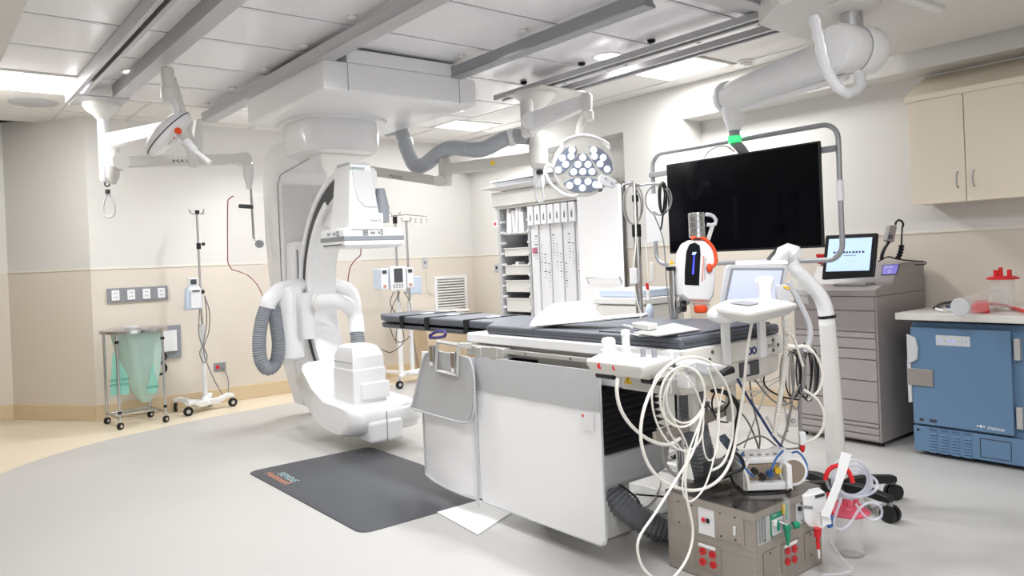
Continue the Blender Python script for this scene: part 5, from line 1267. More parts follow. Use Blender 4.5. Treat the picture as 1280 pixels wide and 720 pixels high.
MB().lathe(P(871.5, 297, d=dI+.03), [(.042, 0), (.042, .12), (.040, .13), (.036, .13), (.036, .01)], n=24).build('syringe_sleeve', m_chrome, IJ)
for k in range(4): MB().lathe(P(871.5, 297, d=dI+.03) + UP*(.02+.03*k), [(.0428, 0), (.0428, .004)], n=24).build('scale_ring', m_grey, IJ)
MB().tube([P(882, 268, d=dI+.06), P(890, 269, d=dI+.06), P(895, 275, d=dI+.06), P(893, 281, d=dI+.06), P(884, 281, d=dI+.06)], .010, n=8).build('clear_hook', m_ltgrey, IJ)
beam(P(891, 281, d=dI+.06), P(885, 300, d=dI+.06), .02, .02, .012, 'bracket_leg', m_alusoft, IJ, bev=.002)
plate([(871, 385), (886, 385), (888, 380), (868, 379)], dI+.03, .05, 'lower_collar', m_offw, IJ)
MB().lathe(P(876, 390, d=dI+.0), [(.028, -.004), (.034, .004), (.034, .028), (.028, .034)], n=20).build('orange_knob', m_orange, IJ)
MB().tube([P(848, 372, d=dI+.1), P(862, 377, d=dI+.1)], .02, n=10, smooth=False).build('side_arm', m_offw, IJ)
ip = P(843, 395, d=4.1)
IP = thing('injector_pole', 'chrome pole with a black knob beside the white injector', 'pole', (ip.x, ip.y, 0))
zt_ = P(843, 338, d=4.1).z
MB().cyl((ip.x, ip.y, .05), (ip.x, ip.y, zt_), .022, n=18).build('pole', m_chrome, IP)
MB().cyl((ip.x, ip.y, zt_), (ip.x, ip.y, zt_+.02), .036, n=18).build('black_collar', m_black, IP)
plate([(838, 331), (851, 330), (851, 337), (838, 338)], 4.08, .04, 'head_block', m_frame, IP)
MB().cyl((ip.x, ip.y, 1.07) , Vector((ip.x, ip.y, 1.075)) + R2*.03, .02, n=12).build('knob_stem', m_grey, IP)
MB().cyl(P(851, 383, d=4.02), P(857, 383, d=4.02), .03, n=18).build('black_knob', m_black, IP)
t3 = [P(x, y, d=4.06) for x, y in ((836, 331), (843, 330.5), (839.5, 324))]; MB().loft([t3, [p + D2*.004 for p in t3]]).build('warning_triangle', m_yellow, IP)
for k in range(3):
    a = 2*PI*k/3 + .5
    if True: MB().box(-.02, .02, 0, .26, .03, .06, Matrix.Translation((ip.x, ip.y, 0)) @ Matrix.Rotation(a, 4, 'Z')).build('base_leg', m_offw, IP, bev=.005)
    caster(IP, ip.x - .26*math.sin(a), ip.y + .26*math.cos(a), .022, ang=a)
# pole with coiled leads
cp2 = P(800, 395, d=4.95)
LPp = thing('cable_pole', 'chrome pole hung with coils of thin leads between the white door and the monitor', 'pole', (cp2.x, cp2.y, 0))
z1_ = P(798, 292, d=4.95).z; z2_ = P(800, 232, d=4.95).z
MB().cyl((cp2.x, cp2.y, .06), (cp2.x, cp2.y, z1_), .025, n=18).build('lower_pole', m_chrome, LPp)
MB().cyl((cp2.x, cp2.y, z1_-.02), (cp2.x, cp2.y, z1_+.06), .03, n=16).build('black_grip', m_black, LPp)
MB().cyl((cp2.x, cp2.y, z1_), (cp2.x, cp2.y, z2_), .014, n=14).build('upper_pole', m_chrome, LPp)
MB().cyl((cp2.x, cp2.y, P(0+800, 252, d=4.95).z), (cp2.x, cp2.y, P(800, 244, d=4.95).z), .022, n=10).build('black_clip', m_black, LPp)
for x0, x1, yy_ in ((780, 800, 229.5), (800, 829, 229.5)):
    MB().tube([P(800, 232, d=4.95), P((x0+x1)/2, yy_, d=4.9), P(x0 if x0 < 800 else x1, yy_+1, d=4.88), P((x0 if x0 < 800 else x1) + (-3 if x0 < 800 else 3), yy_+5, d=4.88)], .007, n=8).build('hook_arm', m_alud, LPp)
for k in range(4):
    a = PI/2*k; MB().box(-.022, .022, 0, .28, .03, .06, Matrix.Translation((cp2.x, cp2.y, 0)) @ Matrix.Rotation(a, 4, 'Z')).build('base_leg', m_offw, LPp, bev=.005)
    caster(LPp, cp2.x - .28*math.sin(a), cp2.y + .28*math.cos(a), .022, ang=a)
def loop(cx, cy, rx, ry, d, turns, r, material, label, cat='cable', jit=1.5, tail=None, head=None):
    pts = [P(*h, d=d) for h in (head or [])]
    for i in range(int(turns*12)+1):
        a = -PI/2 + 2*PI*i/12
        k = 1 + .06*math.sin(i*.9)
        pts.append(P(cx + rx*k*math.cos(a) + jit*math.sin(i*.37), cy + ry*k*math.sin(a) + jit*math.cos(i*.53), d=d + .012*math.sin(i*.8)))
    for h in (tail or []): pts.append(P(*h, d=d))
    return tag(MB().tube(pts, r, n=6).build('coiled_cable' if cat == 'cable' else cat, material), label, cat)
loop(791, 256, 11, 27, 4.85, 2.0, .0045, m_cableg, 'thin grey lead coiled on the left hook of the lead pole', tail=[(795, 300), (792, 345)])
loop(823, 250, 15, 21, 4.85, 1.6, .0045, m_cableg, 'thin grey lead coiled on the right hook of the lead pole', tail=[(829, 300), (833, 350), (838, 400)])
loop(828, 248, 4, 22, 4.84, 2.2, .006, m_black, 'bunch of black leads hanging beside the monitor edge', tail=[(828, 275), (826, 287)])
def cable(pts, r, material, label, d=None, cat='cable', name='cable', rib=0, ribp=.012, **pl):
    q = [P(p[0], p[1], d=p[2] if len(p) > 2 else d) if not pl else P(p[0], p[1], **pl) for p in pts]
    return tag(MB().tube(q, r, n=8, rib=rib, ribp=ribp).build(name, material), label, cat)
cable([(793, 228), (794, 260), (795, 300), (792, 340), (796, 375), (802, 394)], .005, m_cable, 'pale lead running down the left side of the lead pole', d=4.8)
cable([(807, 300), (809, 330), (811, 352)], .004, m_cable, 'thin pale lead hanging right of the lead pole', d=4.85)
BU = thing('bulb_pump', 'pale blue squeeze bulb with a red tip hanging behind the mattress', 'squeeze bulb', (4.0, 3.2, 1.0))
bp = P(812, 390, d=4.8); MB().ball(bp, .028, .028, .055).build('bulb', m_pump, BU)
MB().cyl(P(811, 375, d=4.8), P(810, 362, d=4.8), .013, n=12).build('neck', m_white, BU)
MB().cyl(P(810, 364, d=4.8), P(808.5, 354, d=4.8), .010, n=12).build('red_tip', m_red, BU)
g = P(792, 345, d=4.8); HP = thing('lead_handset', 'small white handset hanging on a lead at the left of the pole', 'handset', (g.x, g.y, 1.3))
obox(g, R2, D2, UP, .022, .012, .05).build('handset_body', m_white, HP, bev=.006)
g = P(815, 340, d=4.8); HP = thing('lead_handset', 'slim white handset hanging on a lead at the right of the pole', 'handset', (g.x, g.y, 1.3))
obox(g, R2, D2, UP, .013, .01, .06).build('handset_body', m_offw, HP, bev=.006)
# linen cart behind the table
LC = thing('supply_cart', 'pale cart with a folded blue-grey pad on top, behind the lead pole', 'cart', (4.6, 3.9, 0))
cc_ = P(800, 400, d=5.7); cz = P(800, 374, d=5.7).z
o1 = obox(Vector((cc_.x, cc_.y, cz/2 + .03)), Vector((0, 1, 0)), Vector((1, 0, 0)), UP, .24, .22, cz/2 - .06); o1.build('cart_body', m_frame, LC, bev=.01)
for sx0 in (-.2, .2):
    for sy0 in (-.18, .18): caster(LC, cc_.x+sy0, cc_.y+sx0, .03)
obox(Vector((cc_.x, cc_.y, cz + .0)), Vector((0, 1, 0)), Vector((1, 0, 0)), UP, .25, .23, .025).build('cart_top', m_offw, LC, bev=.01)
obox(Vector((cc_.x, cc_.y, cz + .055)), Vector((0, 1, 0)), Vector((1, 0, 0)), UP, .22, .2, .03).build('folded_pad', m_pump, LC, bev=.015)

# laptop-like display
LT = thing('small_monitor', 'grey framed lit display leaning back behind the near end console', 'monitor', (3.3, 2.2, 1.1))
dL = 3.75
plate([(911, 331), (984, 331), (985, 336), (976, 380), (901, 380), (908, 336)], dL, .04, 'housing', m_ltgrey, LT, bev=.006)
plate([(914, 335), (981, 335), (973, 377), (906, 377)], dL-.004, .01, 'bezel', m_grey, LT)
plate([(917, 338), (978, 338), (971, 375), (909, 375)], dL-.007, .008, 'screen', mat('pale_lilac_screen', '#B4BADC', .3, emis='#BCC3EA', estr=.35), LT, bev=0)
g = P(940, 384, d=dL+.05); obox(g, R2, D2, UP, .09, .06, .012).build('foot', m_ltgrey, LT, bev=.004)
beam(P(920, 329, d=dL+.03), P(984, 328, d=dL+.03), .02, .02, .03, 'top_bar', m_white, LT, bev=.004)
KP = thing('grey_holder', 'small grey rounded holder with a yellow tag right of the small lit display', 'holder', (3.4, 2.0, 1.1))
plate([(972, 356), (985, 356), (988, 361), (989, 391), (976, 391), (972, 370)], 3.55, .04, 'holder_body', m_ltgrey, KP, bev=.006)
plate([(979, 357), (987, 359), (987, 362), (980, 360)], 3.545, .004, 'yellow_tag', m_yellow, KP, bev=0)

# mobile stand with a bent white post
MSs = thing('mobile_stand', 'white bent post on a black star base with casters behind the steel box', 'stand', (3.85, 2.12, 0))
dS_ = 4.05
MB().tube([P(1048, 604, d=dS_), P(1044, 560, d=dS_), P(1041, 500, d=dS_), P(1037, 440, d=dS_), P(1034, 405, d=dS_)], (.052, .042), n=20).build('lower_post', m_offw, MSs)
MB().tube([P(1034, 407, d=dS_), P(1032, 388, d=dS_), P(1025, 370, d=dS_), P(1008, 350, d=dS_), P(994, 335, d=dS_), P(985, 322, d=dS_)], (.042, .034), n=20).build('upper_post', m_white, MSs)
MB().cyl(P(1033.5, 394, d=dS_), P(1034, 397.5, d=dS_), .046, n=24).build('black_band', m_black, MSs)
MB().cyl(P(984, 321, d=dS_), P(988, 326, d=dS_), .04, n=20).build('top_cap', m_ltgrey, MSs)
bc = P(1048, 604, d=dS_); bc.z = .10
c1 = P(1117, 617, Z=.03); c2 = P(1113, 645, Z=.03)
for i, cpt in enumerate((c1, c2, bc*2 - c1, bc*2 - c2)):
    cpt = Vector((cpt.x, cpt.y, 0)); b0 = Vector((bc.x, bc.y, 0)); dd = (cpt - b0); sd = Vector((-dd.y, dd.x, 0)).normalized()
    rr_ = []
    for t_, z_, w2, h2 in ((.0, .11, .035, .03), (.5, .125, .03, .022), (.85, .115, .028, .02), (1.03, .112, .024, .016)):
        p = b0 + dd*t_; rr_.append([p + sd*w2 + UP*(z_-h2), p - sd*w2 + UP*(z_-h2), p - sd*w2 + UP*(z_+h2), p + sd*w2 + UP*(z_+h2)])
    MB().loft(rr_).build('base_leg', m_black, MSs, bev=.008)
    for e in (-1, 1): MB().cyl(cpt + sd*.008*e + UP*.042, cpt + sd*.028*e + UP*.042, .042, n=22).build('caster_wheel', m_black, MSs)
    MB().cyl(cpt + UP*.06, cpt + UP*.1, .014, n=10).build('caster_stem', m_grey, MSs)
MB().lathe((bc.x, bc.y, .07), [(.07, 0), (.075, .03), (.06, .07), (.05, .09)], n=24).build('hub', m_black, MSs)
o = plate([(1082, 608), (1098, 612), (1105, 628), (1090, 636), (1078, 622)], 3.98, .012, 'stand_card', m_paper, None); o.name = 'white_card'; tag(o, 'white card tucked between the black legs of the bent post stand', 'card')
f1 = MB().tube([P(994, 322, d=3.85), P(984, 313, d=3.85), P(972, 326, d=3.85), P(962, 337, d=3.85)], (.05, .02), n=14, rib=.10, ribp=.05).build('film_bag', m_film); tag(f1, 'crumpled clear film wrapped round the top of the bent white post', 'plastic film')
f2 = MB().tube([P(991, 332, d=3.8), P(998, 350, d=3.8), P(1000, 366, d=3.8), P(997, 376, d=3.8)], (.04, .05), n=14, rib=.12, ribp=.05).build('film_pouch', m_clr); tag(f2, 'clear film pouch hanging in front of the bent post', 'plastic film')
cable([(986, 352), (996, 372), (1006, 392), (1012, 408), (1012, 425), (1007, 440)], .014, m_ltgrey, 'grey bent tube between the small display and the hanging cable bundle', d=3.65, cat='tube', name='grey_tube')

# ================================================================== steel power box on the floor
PB = thing('power_box', 'brushed steel power box on the floor with red socket plates on two sides', 'power box', (2.85, 2.0, 0))
BX0, BX1, BY0, BY1, BZ = 2.60, 3.10, 1.78, 2.22, .34
box(BX0, BX1, BY0, BY1, .003, BZ-.004).build('box_body', m_steel, PB, bev=.003)
box(BX0-.004, BX1+.004, BY0-.004, BY1+.004, BZ-.006, BZ).build('top_sheet', m_steeltop, PB, bev=.002)
box(BX0-.006, BX0, BY0-.004, BY1+.004, BZ-.035, BZ-.004).build('top_flange', m_steel, PB, bev=.001)
box(BX0-.004, BX1, BY0-.006, BY0, BZ-.035, BZ-.004).build('top_flange', m_steel, PB, bev=.001)
m_plate = mat('steel_plate', '#B0A89F', .3, metal=.85, var=.05, scale=8)
def faceplate(pts, name, material, side, par=PB, th=.004, out=.0):
    if side == 'x': q = [P(x, y, X=BX0-out) for x, y in pts]; n = Vector((-th, 0, 0))
    else: q = [P(x, y, Y=BY0-out) for x, y in pts]; n = Vector((0, -th, 0))
    ys_ = [p.y for p in q] if side == 'x' else [p.x for p in q]; zs_ = [p.z for p in q]
    lo, hi = min(ys_), max(ys_); z0_ = (zs_[2] + zs_[3])/2; z1_ = (zs_[0] + zs_[1])/2
    if side == 'x': o = box(BX0-out-th, BX0-out, lo, hi, z0_, z1_)
    else: o = box(lo, hi, BY0-out-th, BY0-out, z0_, z1_)
    return o.build(name, material, par, bev=.0012), (lo, hi, z0_, z1_)
def screws(par, side, r_):
    lo, hi, a, b_ = r_
    for z in (a+.012, b_-.012):
        m_ = (lo+hi)/2
        p = Vector((BX0-.004, m_, z)) if side == 'x' else Vector((m_, BY0-.004, z)); n = Vector((-.002, 0, 0)) if side == 'x' else Vector((0, -.002, 0))
        MB().cyl(p, p + n, .004, n=8).build('screw', m_ink, par)
for nm_, pts, mt in (('blank_plate', ((840.5, 620), (858, 625.5), (858, 658), (841, 653.5)), m_steel), ('blank_plate', ((859.6, 626), (872, 630), (873, 664), (859.6, 659)), m_plate),
                 ('blank_plate', ((894, 636), (909, 639.5), (909, 675.5), (894, 671)), m_plate), ('switch_plate', ((910, 640.5), (929.6, 646), (929.6, 681), (910, 676)), m_plate)):
    o, r_ = faceplate(pts, nm_, mt, 'x'); screws(o, 'x', r_)
    if nm_ == 'switch_plate': box(BX0-.016, BX0-.004, (r_[0]+r_[1])/2-.004, (r_[0]+r_[1])/2+.004, .17+.06, .17+.095).build('toggle', m_offw, o, bev=.002)
o, r_ = faceplate(((873.5, 630), (893, 635.5), (893, 671), (874, 666)), 'white_plate', m_paper, 'x')
for (x, y, m_) in ((879.5, 649.6, m_red), (885, 651, m_black)):
    p = P(x, y, X=BX0-.004); box(BX0-.010, BX0-.004, p.y-.008, p.y+.008, p.z-.009, p.z+.009).build('button', m_, o, bev=.002)
o, r_ = faceplate(((870.5, 676), (901, 685), (901, 718), (870.5, 709)), 'socket_plate', m_plate, 'x')
for (x, y) in ((878.4, 689), (890.5, 693.5), (878.4, 702), (891.6, 706)):
    p = P(x, y, X=BX0-.004); so = MB().cyl(p, p + Vector((-.005, 0, 0)), .0155, n=22).build('red_socket', m_red, o)
    for dy in (-.005, .005): box(p.x-.0062, p.x-.005, p.y+dy-.001, p.y+dy+.001, p.z-.002, p.z+.007).build('slot', m_ink, so)
box(BX0-.007, BX0-.004, r_[0]+.025, r_[1]-.02, r_[3]-.016, r_[3]-.004).build('label_strip', m_paper, o)
for nm_, pts, mt in (('slotted_plate', ((947, 644), (961, 641), (961, 677), (947, 682)), m_alusoft), ('blank_plate', ((955, 689), (970, 685), (970, 722), (955, 727)), m_plate),
                 ('blank_plate', ((1006, 666), (1019, 662), (1019, 695), (1006, 700)), m_plate), ('port_plate', ((995, 626), (1006, 624), (1006, 652), (995, 656)), m_ltgrey)):
    o, r_ = faceplate(pts, nm_, mt, 'y'); screws(o, 'y', r_)
    if nm_ == 'slotted_plate':
        for k in range(3): box(r_[0]+.008+.018*k, r_[0]+.014+.018*k, BY0-.008, BY0-.004, r_[2]+.01, r_[3]-.01).build('ridge', m_grey, o)
    if nm_ == 'port_plate': MB().cyl((r_[0]+.02, BY0-.004, r_[3]-.03), (r_[0]+.02, BY0-.014, r_[3]-.03), .010, n=14).build('black_port', m_black, o)
o, r_ = faceplate(((963, 638), (976, 635), (976, 666), (963, 670)), 'gas_outlet_plate', m_green, 'y')
box(r_[0]+.003, r_[1]-.003, BY0-.012, BY0-.004, r_[2]+.004, r_[3]-.035).build('outlet_body', m_ltgrey, o, bev=.002)
box(r_[0]+.03, r_[0]+.045, BY0-.016, BY0-.012, r_[2]+.02, r_[2]+.06).build('green_insert', m_green, o)
box(r_[0]+.006, r_[0]+.022, BY0-.020, BY0-.012, r_[2]+.045, r_[2]+.065).build('white_latch', m_white, o, bev=.002)
text('OXYGEN', 'lettering', (r_[0]+.010, BY0-.0055, r_[3]-.022), (1, 0, 0), (0, 0, 1), .034, m_paper, o)
o, r_ = faceplate(((977, 680), (998, 673), (998, 707), (977, 715)), 'socket_plate', m_plate, 'y')
for (x, y) in ((984.7, 688.7), (993, 686), (984.7, 702), (993, 699)):
    p = P(x, y, Y=BY0-.004); so = MB().cyl(p, p + Vector((0, -.005, 0)), .0155, n=22).build('red_socket', m_red, o)
    for dx in (-.005, .005): box(p.x+dx-.001, p.x+dx+.001, p.y-.0062, p.y-.005, p.z-.002, p.z+.007).build('slot', m_ink, so)
box(r_[0]+.02, r_[1]-.02, BY0-.007, BY0-.004, r_[3]-.016, r_[3]-.004).build('label_strip', m_paper, o)
# flow meter
FMt = thing('flow_meter', 'clear flow meter tube with green knob and nozzle plugged into the steel box', 'flow meter', (2.95, 1.74, .1))
fp_ = P(984, 656, Y=1.745)
MB().lathe(fp_, [(.008, -.0), (.013, .005), (.013, .105), (.010, .11)], n=18).build('tube', m_clr, FMt)
MB().lathe(fp_ + Vector((0, 0, .02)), [(.004, 0), (.004, .07)], n=8).build('scale', m_green, FMt)
MB().lathe(fp_, [(.004, -.085), (.011, -.05), (.013, -.035), (.010, -.03), (.016, -.02), (.016, 0)], n=18).build('nozzle', m_green, FMt)
MB().cyl(fp_ + Vector((0, 0, -.01)), fp_ + Vector((.028, -.01, -.008)), .006, n=10).build('valve_stem', m_chrome, FMt)
MB().cyl(fp_ + Vector((.028, -.01, -.008)), fp_ + Vector((.05, -.02, -.006)), .014, n=14).build('green_knob', m_green, FMt)
MB().cyl(fp_ + Vector((0, 0, 0)), fp_ + Vector((-.03, .03, .02)), .006, n=10).build('inlet', m_chrome, FMt)
yt = P(979, 636, Y=1.776); yo = box(yt.x-.012, yt.x+.012, 1.770, 1.776, yt.z-.018, yt.z+.018).build('yellow_tag', m_yellow, FMt)
# white suction unit hung at the right corner, with red probe
SU = thing('wall_suction_unit', 'white tapered plastic unit hooked on the right side of the steel box', 'medical device', (3.05, 1.72, .2))
du = 3.22
q = [P(x, y, d=du) for x, y in ((1003, 620), (1031, 614), (1034, 626), (1034, 658), (1027, 662), (1012, 659), (1006, 652))]
ctr = sum(q, Vector())/len(q)
MB().loft([q, [p + D2*.06 for p in q], [ctr + (p-ctr)*.92 + D2*.07 for p in q]]).build('unit_body', m_white, SU, bev=.006, seg=3)
plate([(1005, 632), (1016, 633), (1016, 636.5), (1005, 635.5)], du-.002, .002, 'printed_name', m_grey, SU, bev=0)
plate([(1019, 619.5), (1031, 616.5), (1031, 620), (1019, 623)], du-.002, .002, 'dark_slot', m_ink, SU, bev=0)
plate([(1036, 648), (1043, 646), (1043, 658), (1036, 661)], du-.01, .03, 'blue_dial', m_blue, SU)
RP = thing('red_probe', 'red plastic nozzle with a white tip hanging below the white tapered unit', 'nozzle', (3.1, 1.7, .05))
MB().cyl(P(1022, 660, d=3.2), P(1022, 671, d=3.2), .016, .014, n=14).build('red_grip', m_red, RP)
MB().cyl(P(1022, 671, d=3.2), P(1023, 686, d=3.2), .008, n=12).build('red_stem', m_red, RP)
MB().cyl(P(1023, 685, d=3.2), P(1024, 698, d=3.2), .0065, .004, n=12).build('white_tip', m_white, RP)
# canister on the floor
CN = thing('suction_canister', 'clear ribbed canister with a translucent pink lid on the floor by the steel box', 'canister', (3.27, 1.72, 0))
cx0, cy0 = P(1063, 690, Z=.01).x, P(1063, 690, Z=.01).y
prof_ = [(.055, 0), (.058, .006)] + [(.060 + .0012*(i % 2), .012 + .012*i) for i in range(14)] + [(.062, .19), (.058, .19), (.055, .012), (.02, .008)]
MB().lathe((cx0, cy0, 0), prof_, n=30).build('vessel', m_clr, CN)
MB().lathe((cx0, cy0, .185), [(.085, 0), (.09, .006), (.09, .012), (.07, .022), (.055, .04), (.02, .045)], n=30).build('pink_lid', m_pinkt, CN)
for dx, dy in ((.03, .02), (-.03, .0), (0, -.035)): MB().cyl((cx0+dx, cy0+dy, .20), (cx0+dx, cy0+dy, .26), .011, n=12).build('lid_port', m_pinkt, CN)
# coiled clear tubing
m_tubing = mat('clear_tubing', '#DFE2EE', .12, alpha=.5, var=.02)
tc = P(1068, 604, d=3.3)
for k, (dx, dy, rx, ry, nm_) in enumerate(((-2, -2, 27, 24, 'outermost'), (2, 2, 24, 21, 'second'), (6, 4, 22, 17, 'third'), (8, 6, 27, 15, 'lowest'), (3, 0, 20, 19, 'innermost'))):
    pts = []
    for i in range(25):
        a = 2*PI*i/24
        pts.append(P(1062 + dx + rx*math.cos(a), 600 + dy + ry*math.sin(a), d=3.3 + .05*math.sin(a + k) + .02*k))
    tag(MB().tube(pts, .0065, n=8, smooth=False).build('tubing_coil', m_tubing), 'coil of clear tubing above the pink canister lid, %s turn' % nm_, 'tubing', 'clear tubing coils above the canister')
cable([(1052, 622), (1046, 640), (1042, 655), (1050, 662), (1062, 655), (1075, 635), (1088, 628), (1100, 632), (1102, 645), (1090, 650), (1078, 642), (1070, 630)], .0055, m_tubing, 'clear tubing looping down in front of the canister', d=3.2, cat='tubing', name='loose_tubing')
cable([(1034, 660), (1040, 680), (1055, 700), (1066, 712), (1050, 717), (1028, 718)], .0035, m_tubing, 'thin clear tube trailing onto the floor right of the steel box', d=3.18, cat='tubing', name='thin_tube')
cable([(1032, 600), (1034, 590), (1042, 583), (1052, 583), (1061, 590), (1066, 603)], .010, m_red, 'bright red tube arching over the clear tubing coils', d=3.22, cat='tubing', name='red_tube')
plate([(1034, 615), (1041, 618), (1042, 642), (1036, 644)], 3.25, .01, 'x', m_red, None).name = 'red_clip'
tag(bpy.data.objects['red_clip'], 'small red plastic clip beside the white tapered unit', 'clip')
o = plate([(1052, 565), (1065, 568), (1058, 592), (1037, 648), (1026, 645), (1044, 600)], 3.12, .004, 'x', m_paper, None); o.name = 'paper_strip'; tag(o, 'long white paper wrapper strip lying over the tubing coils', 'wrapper')
q_ = plate([(1026, 640), (1038, 644), (1040, 655), (1028, 658)], 3.13, .02, 'x', m_white, None); q_.name = 'folded_wrapper'; tag(q_, 'folded white wrapper end below the long paper strip', 'wrapper')

# ---- patient module on the steel box
MO = thing('patient_module', 'white connector module with cables plugged in, lying on the steel box', 'medical device', (2.9, 2.0, .34))
O0 = P(934, 614, Z=.350)
def mo(r, d, u): return O0 + R2*r + D2*d + UP*u
def mbox(r0, r1, d0, d1, u0, u1, name, material, bev=.003, par=MO):
    vs = [mo(a, b_, c) for a in (r0, r1) for b_ in (d0, d1) for c in (u0, u1)]
    return MB().add(vs, [(0, 1, 3, 2), (4, 6, 7, 5), (0, 4, 5, 1), (2, 3, 7, 6), (0, 2, 6, 4), (1, 5, 7, 3)]).build(name, material, par, bev=bev)
WM = .235
mbox(-.01, WM-.06, 0, .20, 0, .03, 'base_tray', m_white)
mbox(0, WM-.07, .05, .20, .03, .095, 'connector_block', mat('tan_connector_panel', '#9A8A7A', .4), .002)
mbox(-.01, WM-.02, .06, .22, .095, .125, 'top_deck', m_white, .01)
mbox(-.015, .0, -.0, .18, 0, .10, 'left_cheek', m_white, .006)
mbox(WM-.07, WM-.045, -.02, .03, -.0, .11, 'right_handle', m_white, .006)
MB().cyl(mo(WM-.02, .04, .065), mo(WM-.02, .24, .065), .062, n=32).build('round_housing', m_white, MO)
MB().lathe(mo(WM-.02, .038, .065), [(.05, 0), (.05, .003)], axis=D2, n=28).build('housing_recess', mat('tan_recess', '#8F8072', .5), MO)
for k in range(5): MB().cyl(mo(.02+.035*k, .10, .124), mo(.02+.035*k, .10, .131), .008, n=10).build('deck_button', m_grey, MO)
for k, (mm, u) in enumerate(((m_ltgrey, .07), (m_black, .075), (m_black, .05), (m_blue, .06), (m_yellow, .075))):
    MB().cyl(mo(.015+.032*k, .05, u), mo(.015+.032*k, .02, u), .013, n=14).build('plug', mm, MO)
for i, (pts, mm, lb) in enumerate((([(.03, .0, .06), (.0, -.02, .09), (-.02, .02, .13), (.02, .10, .14)], m_blue, 'short blue lead at the left end of the white module'),
        ([(.11, .02, .05), (.10, -.02, .09), (.13, .0, .135), (.18, .06, .15)], m_blue, 'blue lead arching over the middle of the white module'),
        ([(WM+.03, .2, .10), (WM+.07, .22, .10), (WM+.09, .18, .06), (WM+.06, .1, .02)], m_blue, 'blue lead behind the round housing of the white module'))):
    tag(MB().tube([mo(*p) for p in pts], .005, n=8).build('blue_lead', mm), lb, 'cable')
tag(MB().tube([mo(-.04, .1, .10), (mo(-.06, .02, .05)), mo(-.03, -.04, .006), mo(.05, -.06, .004), mo(.14, -.05, .004), mo(.18, -.02, .006)], .0055, n=8).build('black_lead', m_black), 'black lead lying round the left end of the white module', 'cable')
tag(MB().tube([mo(.02, .02, .13), mo(-.01, -.01, .10), mo(.0, -.015, .05), mo(.0, -.02, .01)], .008, n=8).build('white_lead', m_cable), 'white lead dangling in front of the left end of the white module', 'cable')
# black adapter
AD = thing('power_adapter', 'dark grey power adapter with a black cord on the steel box behind the loops', 'adapter', (2.8, 2.15, .34))
g = P(903, 588, Z=.385); obox(g + UP*.01, (R2*.8 + D2*.6).normalized(), (D2*.8 - R2*.6).normalized(), UP, .085, .045, .035).build('adapter_body', m_dgrey, AD, bev=.01)
MB().tube([P(893, 600, d=3.25), P(905, 595, d=3.2), P(918, 590, d=3.2), P(930, 585, d=3.2), P(926, 572, d=3.2), P(915, 565, d=3.2), P(905, 572, d=3.2)], .007, n=8).build('black_cord', m_black, AD)
# ================================================================== hoses and cables at the near table end
cable([(763, 613, 3.75), (775, 628, 3.72), (795, 645, 3.7), (820, 658, 3.68), (845, 664, 3.68), (868, 655, 3.68), (884, 630, 3.66), (884, 600, 3.64), (876, 565, 3.62), (868, 530, 3.6), (865, 490, 3.58)], .062, m_hosedk, 'thick dark grey corrugated hose rising from the floor to the table underside', cat='hose', name='corrugated_hose', rib=.07, ribp=.02)
cable([(877, 500, 3.7), (872, 530, 3.7), (865, 560, 3.7)], .04, m_alud, 'short grey corrugated sleeve under the table end', cat='hose', name='corrugated_sleeve', rib=.07, ribp=.016)
o = plate([(898, 548), (907, 543), (942, 584), (932, 592)], 3.45, .02, 'x', mat('slate_plastic', '#5E6B7E', .5), None); o.name = 'perforated_strip'
tag(o, 'slate blue perforated strip slanting behind the white cable loops', 'cable guide')
W = m_cable
Yc = dict(Y=1.87)
cable([(940, 402), (936, 425), (933, 450), (929, 490), (923, 530), (914, 575), (896, 602), (868, 613), (835, 605), (813, 585), (802, 556), (802, 525), (812, 492), (830, 462), (850, 449), (872, 447), (888, 453)], .0062, W, 'thick white cable making the widest loop from the end console round to the left bracket', Y=1.86)
cable([(887, 455), (905, 475), (915, 505), (916, 540), (912, 560), (903, 580), (890, 588)], .0052, W, 'white cable arcing right from the bracket down behind the widest loop', Y=1.88)
def ell(cx, cy, rx, ry, r, label, Y, rot=0, mm=None):
    pts = []
    for i in range(29):
        a = 2*PI*i/28; x = rx*math.cos(a); y = ry*math.sin(a)
        pts.append(P(cx + x*math.cos(rot) - y*math.sin(rot), cy + x*math.sin(rot) + y*math.cos(rot), Y=Y + .006*math.sin(a*3)))
    tag(MB().tube(pts, r, n=8, smooth=False).build('coiled_cable', mm or W), label, 'cable')
ell(853, 496, 28, 38, .0042, 'white cable coil of medium size hung from the bracket', 1.84, .1)
ell(857, 494, 24, 35, .0038, 'smallest white cable coil hung from the bracket', 1.85, .1)
ell(847, 512, 30, 53, .0038, 'tall narrow white cable coil hung from the bracket', 1.855, -.28)
cable([(866, 455), (850, 462), (835, 480), (829, 505), (835, 535), (850, 560), (860, 566), (857, 552), (848, 535), (835, 515)], .0035, W, 'white cable with a small hook shaped loop inside the coils', Y=1.875)
cable([(885, 460), (895, 490), (899, 525), (893, 570), (880, 610), (862, 627), (853, 610), (858, 575), (868, 545), (880, 515)], .0035, W, 'thin white cable hanging in a long narrow loop onto the steel box', Y=1.83)
cable([(879, 505), (868, 560), (848, 595), (820, 640), (799, 672), (798, 695), (808, 715), (830, 728), (848, 715), (862, 690), (866, 660), (858, 620), (857, 590), (863, 560)], .0046, W, 'white cable dropping past the steel box in a long teardrop loop to the floor', Y=1.74)
cable([(905, 480), (897, 520), (898, 555), (890, 575), (882, 570), (878, 545), (880, 510)], .0035, W, 'short white cable loop beside the slate strip', Y=1.9)
cable([(772, 473), (771, 490), (776, 512), (790, 533), (812, 550), (835, 556), (850, 548)], .007, W, 'cream cable falling from the left console under the table', Y=1.98)
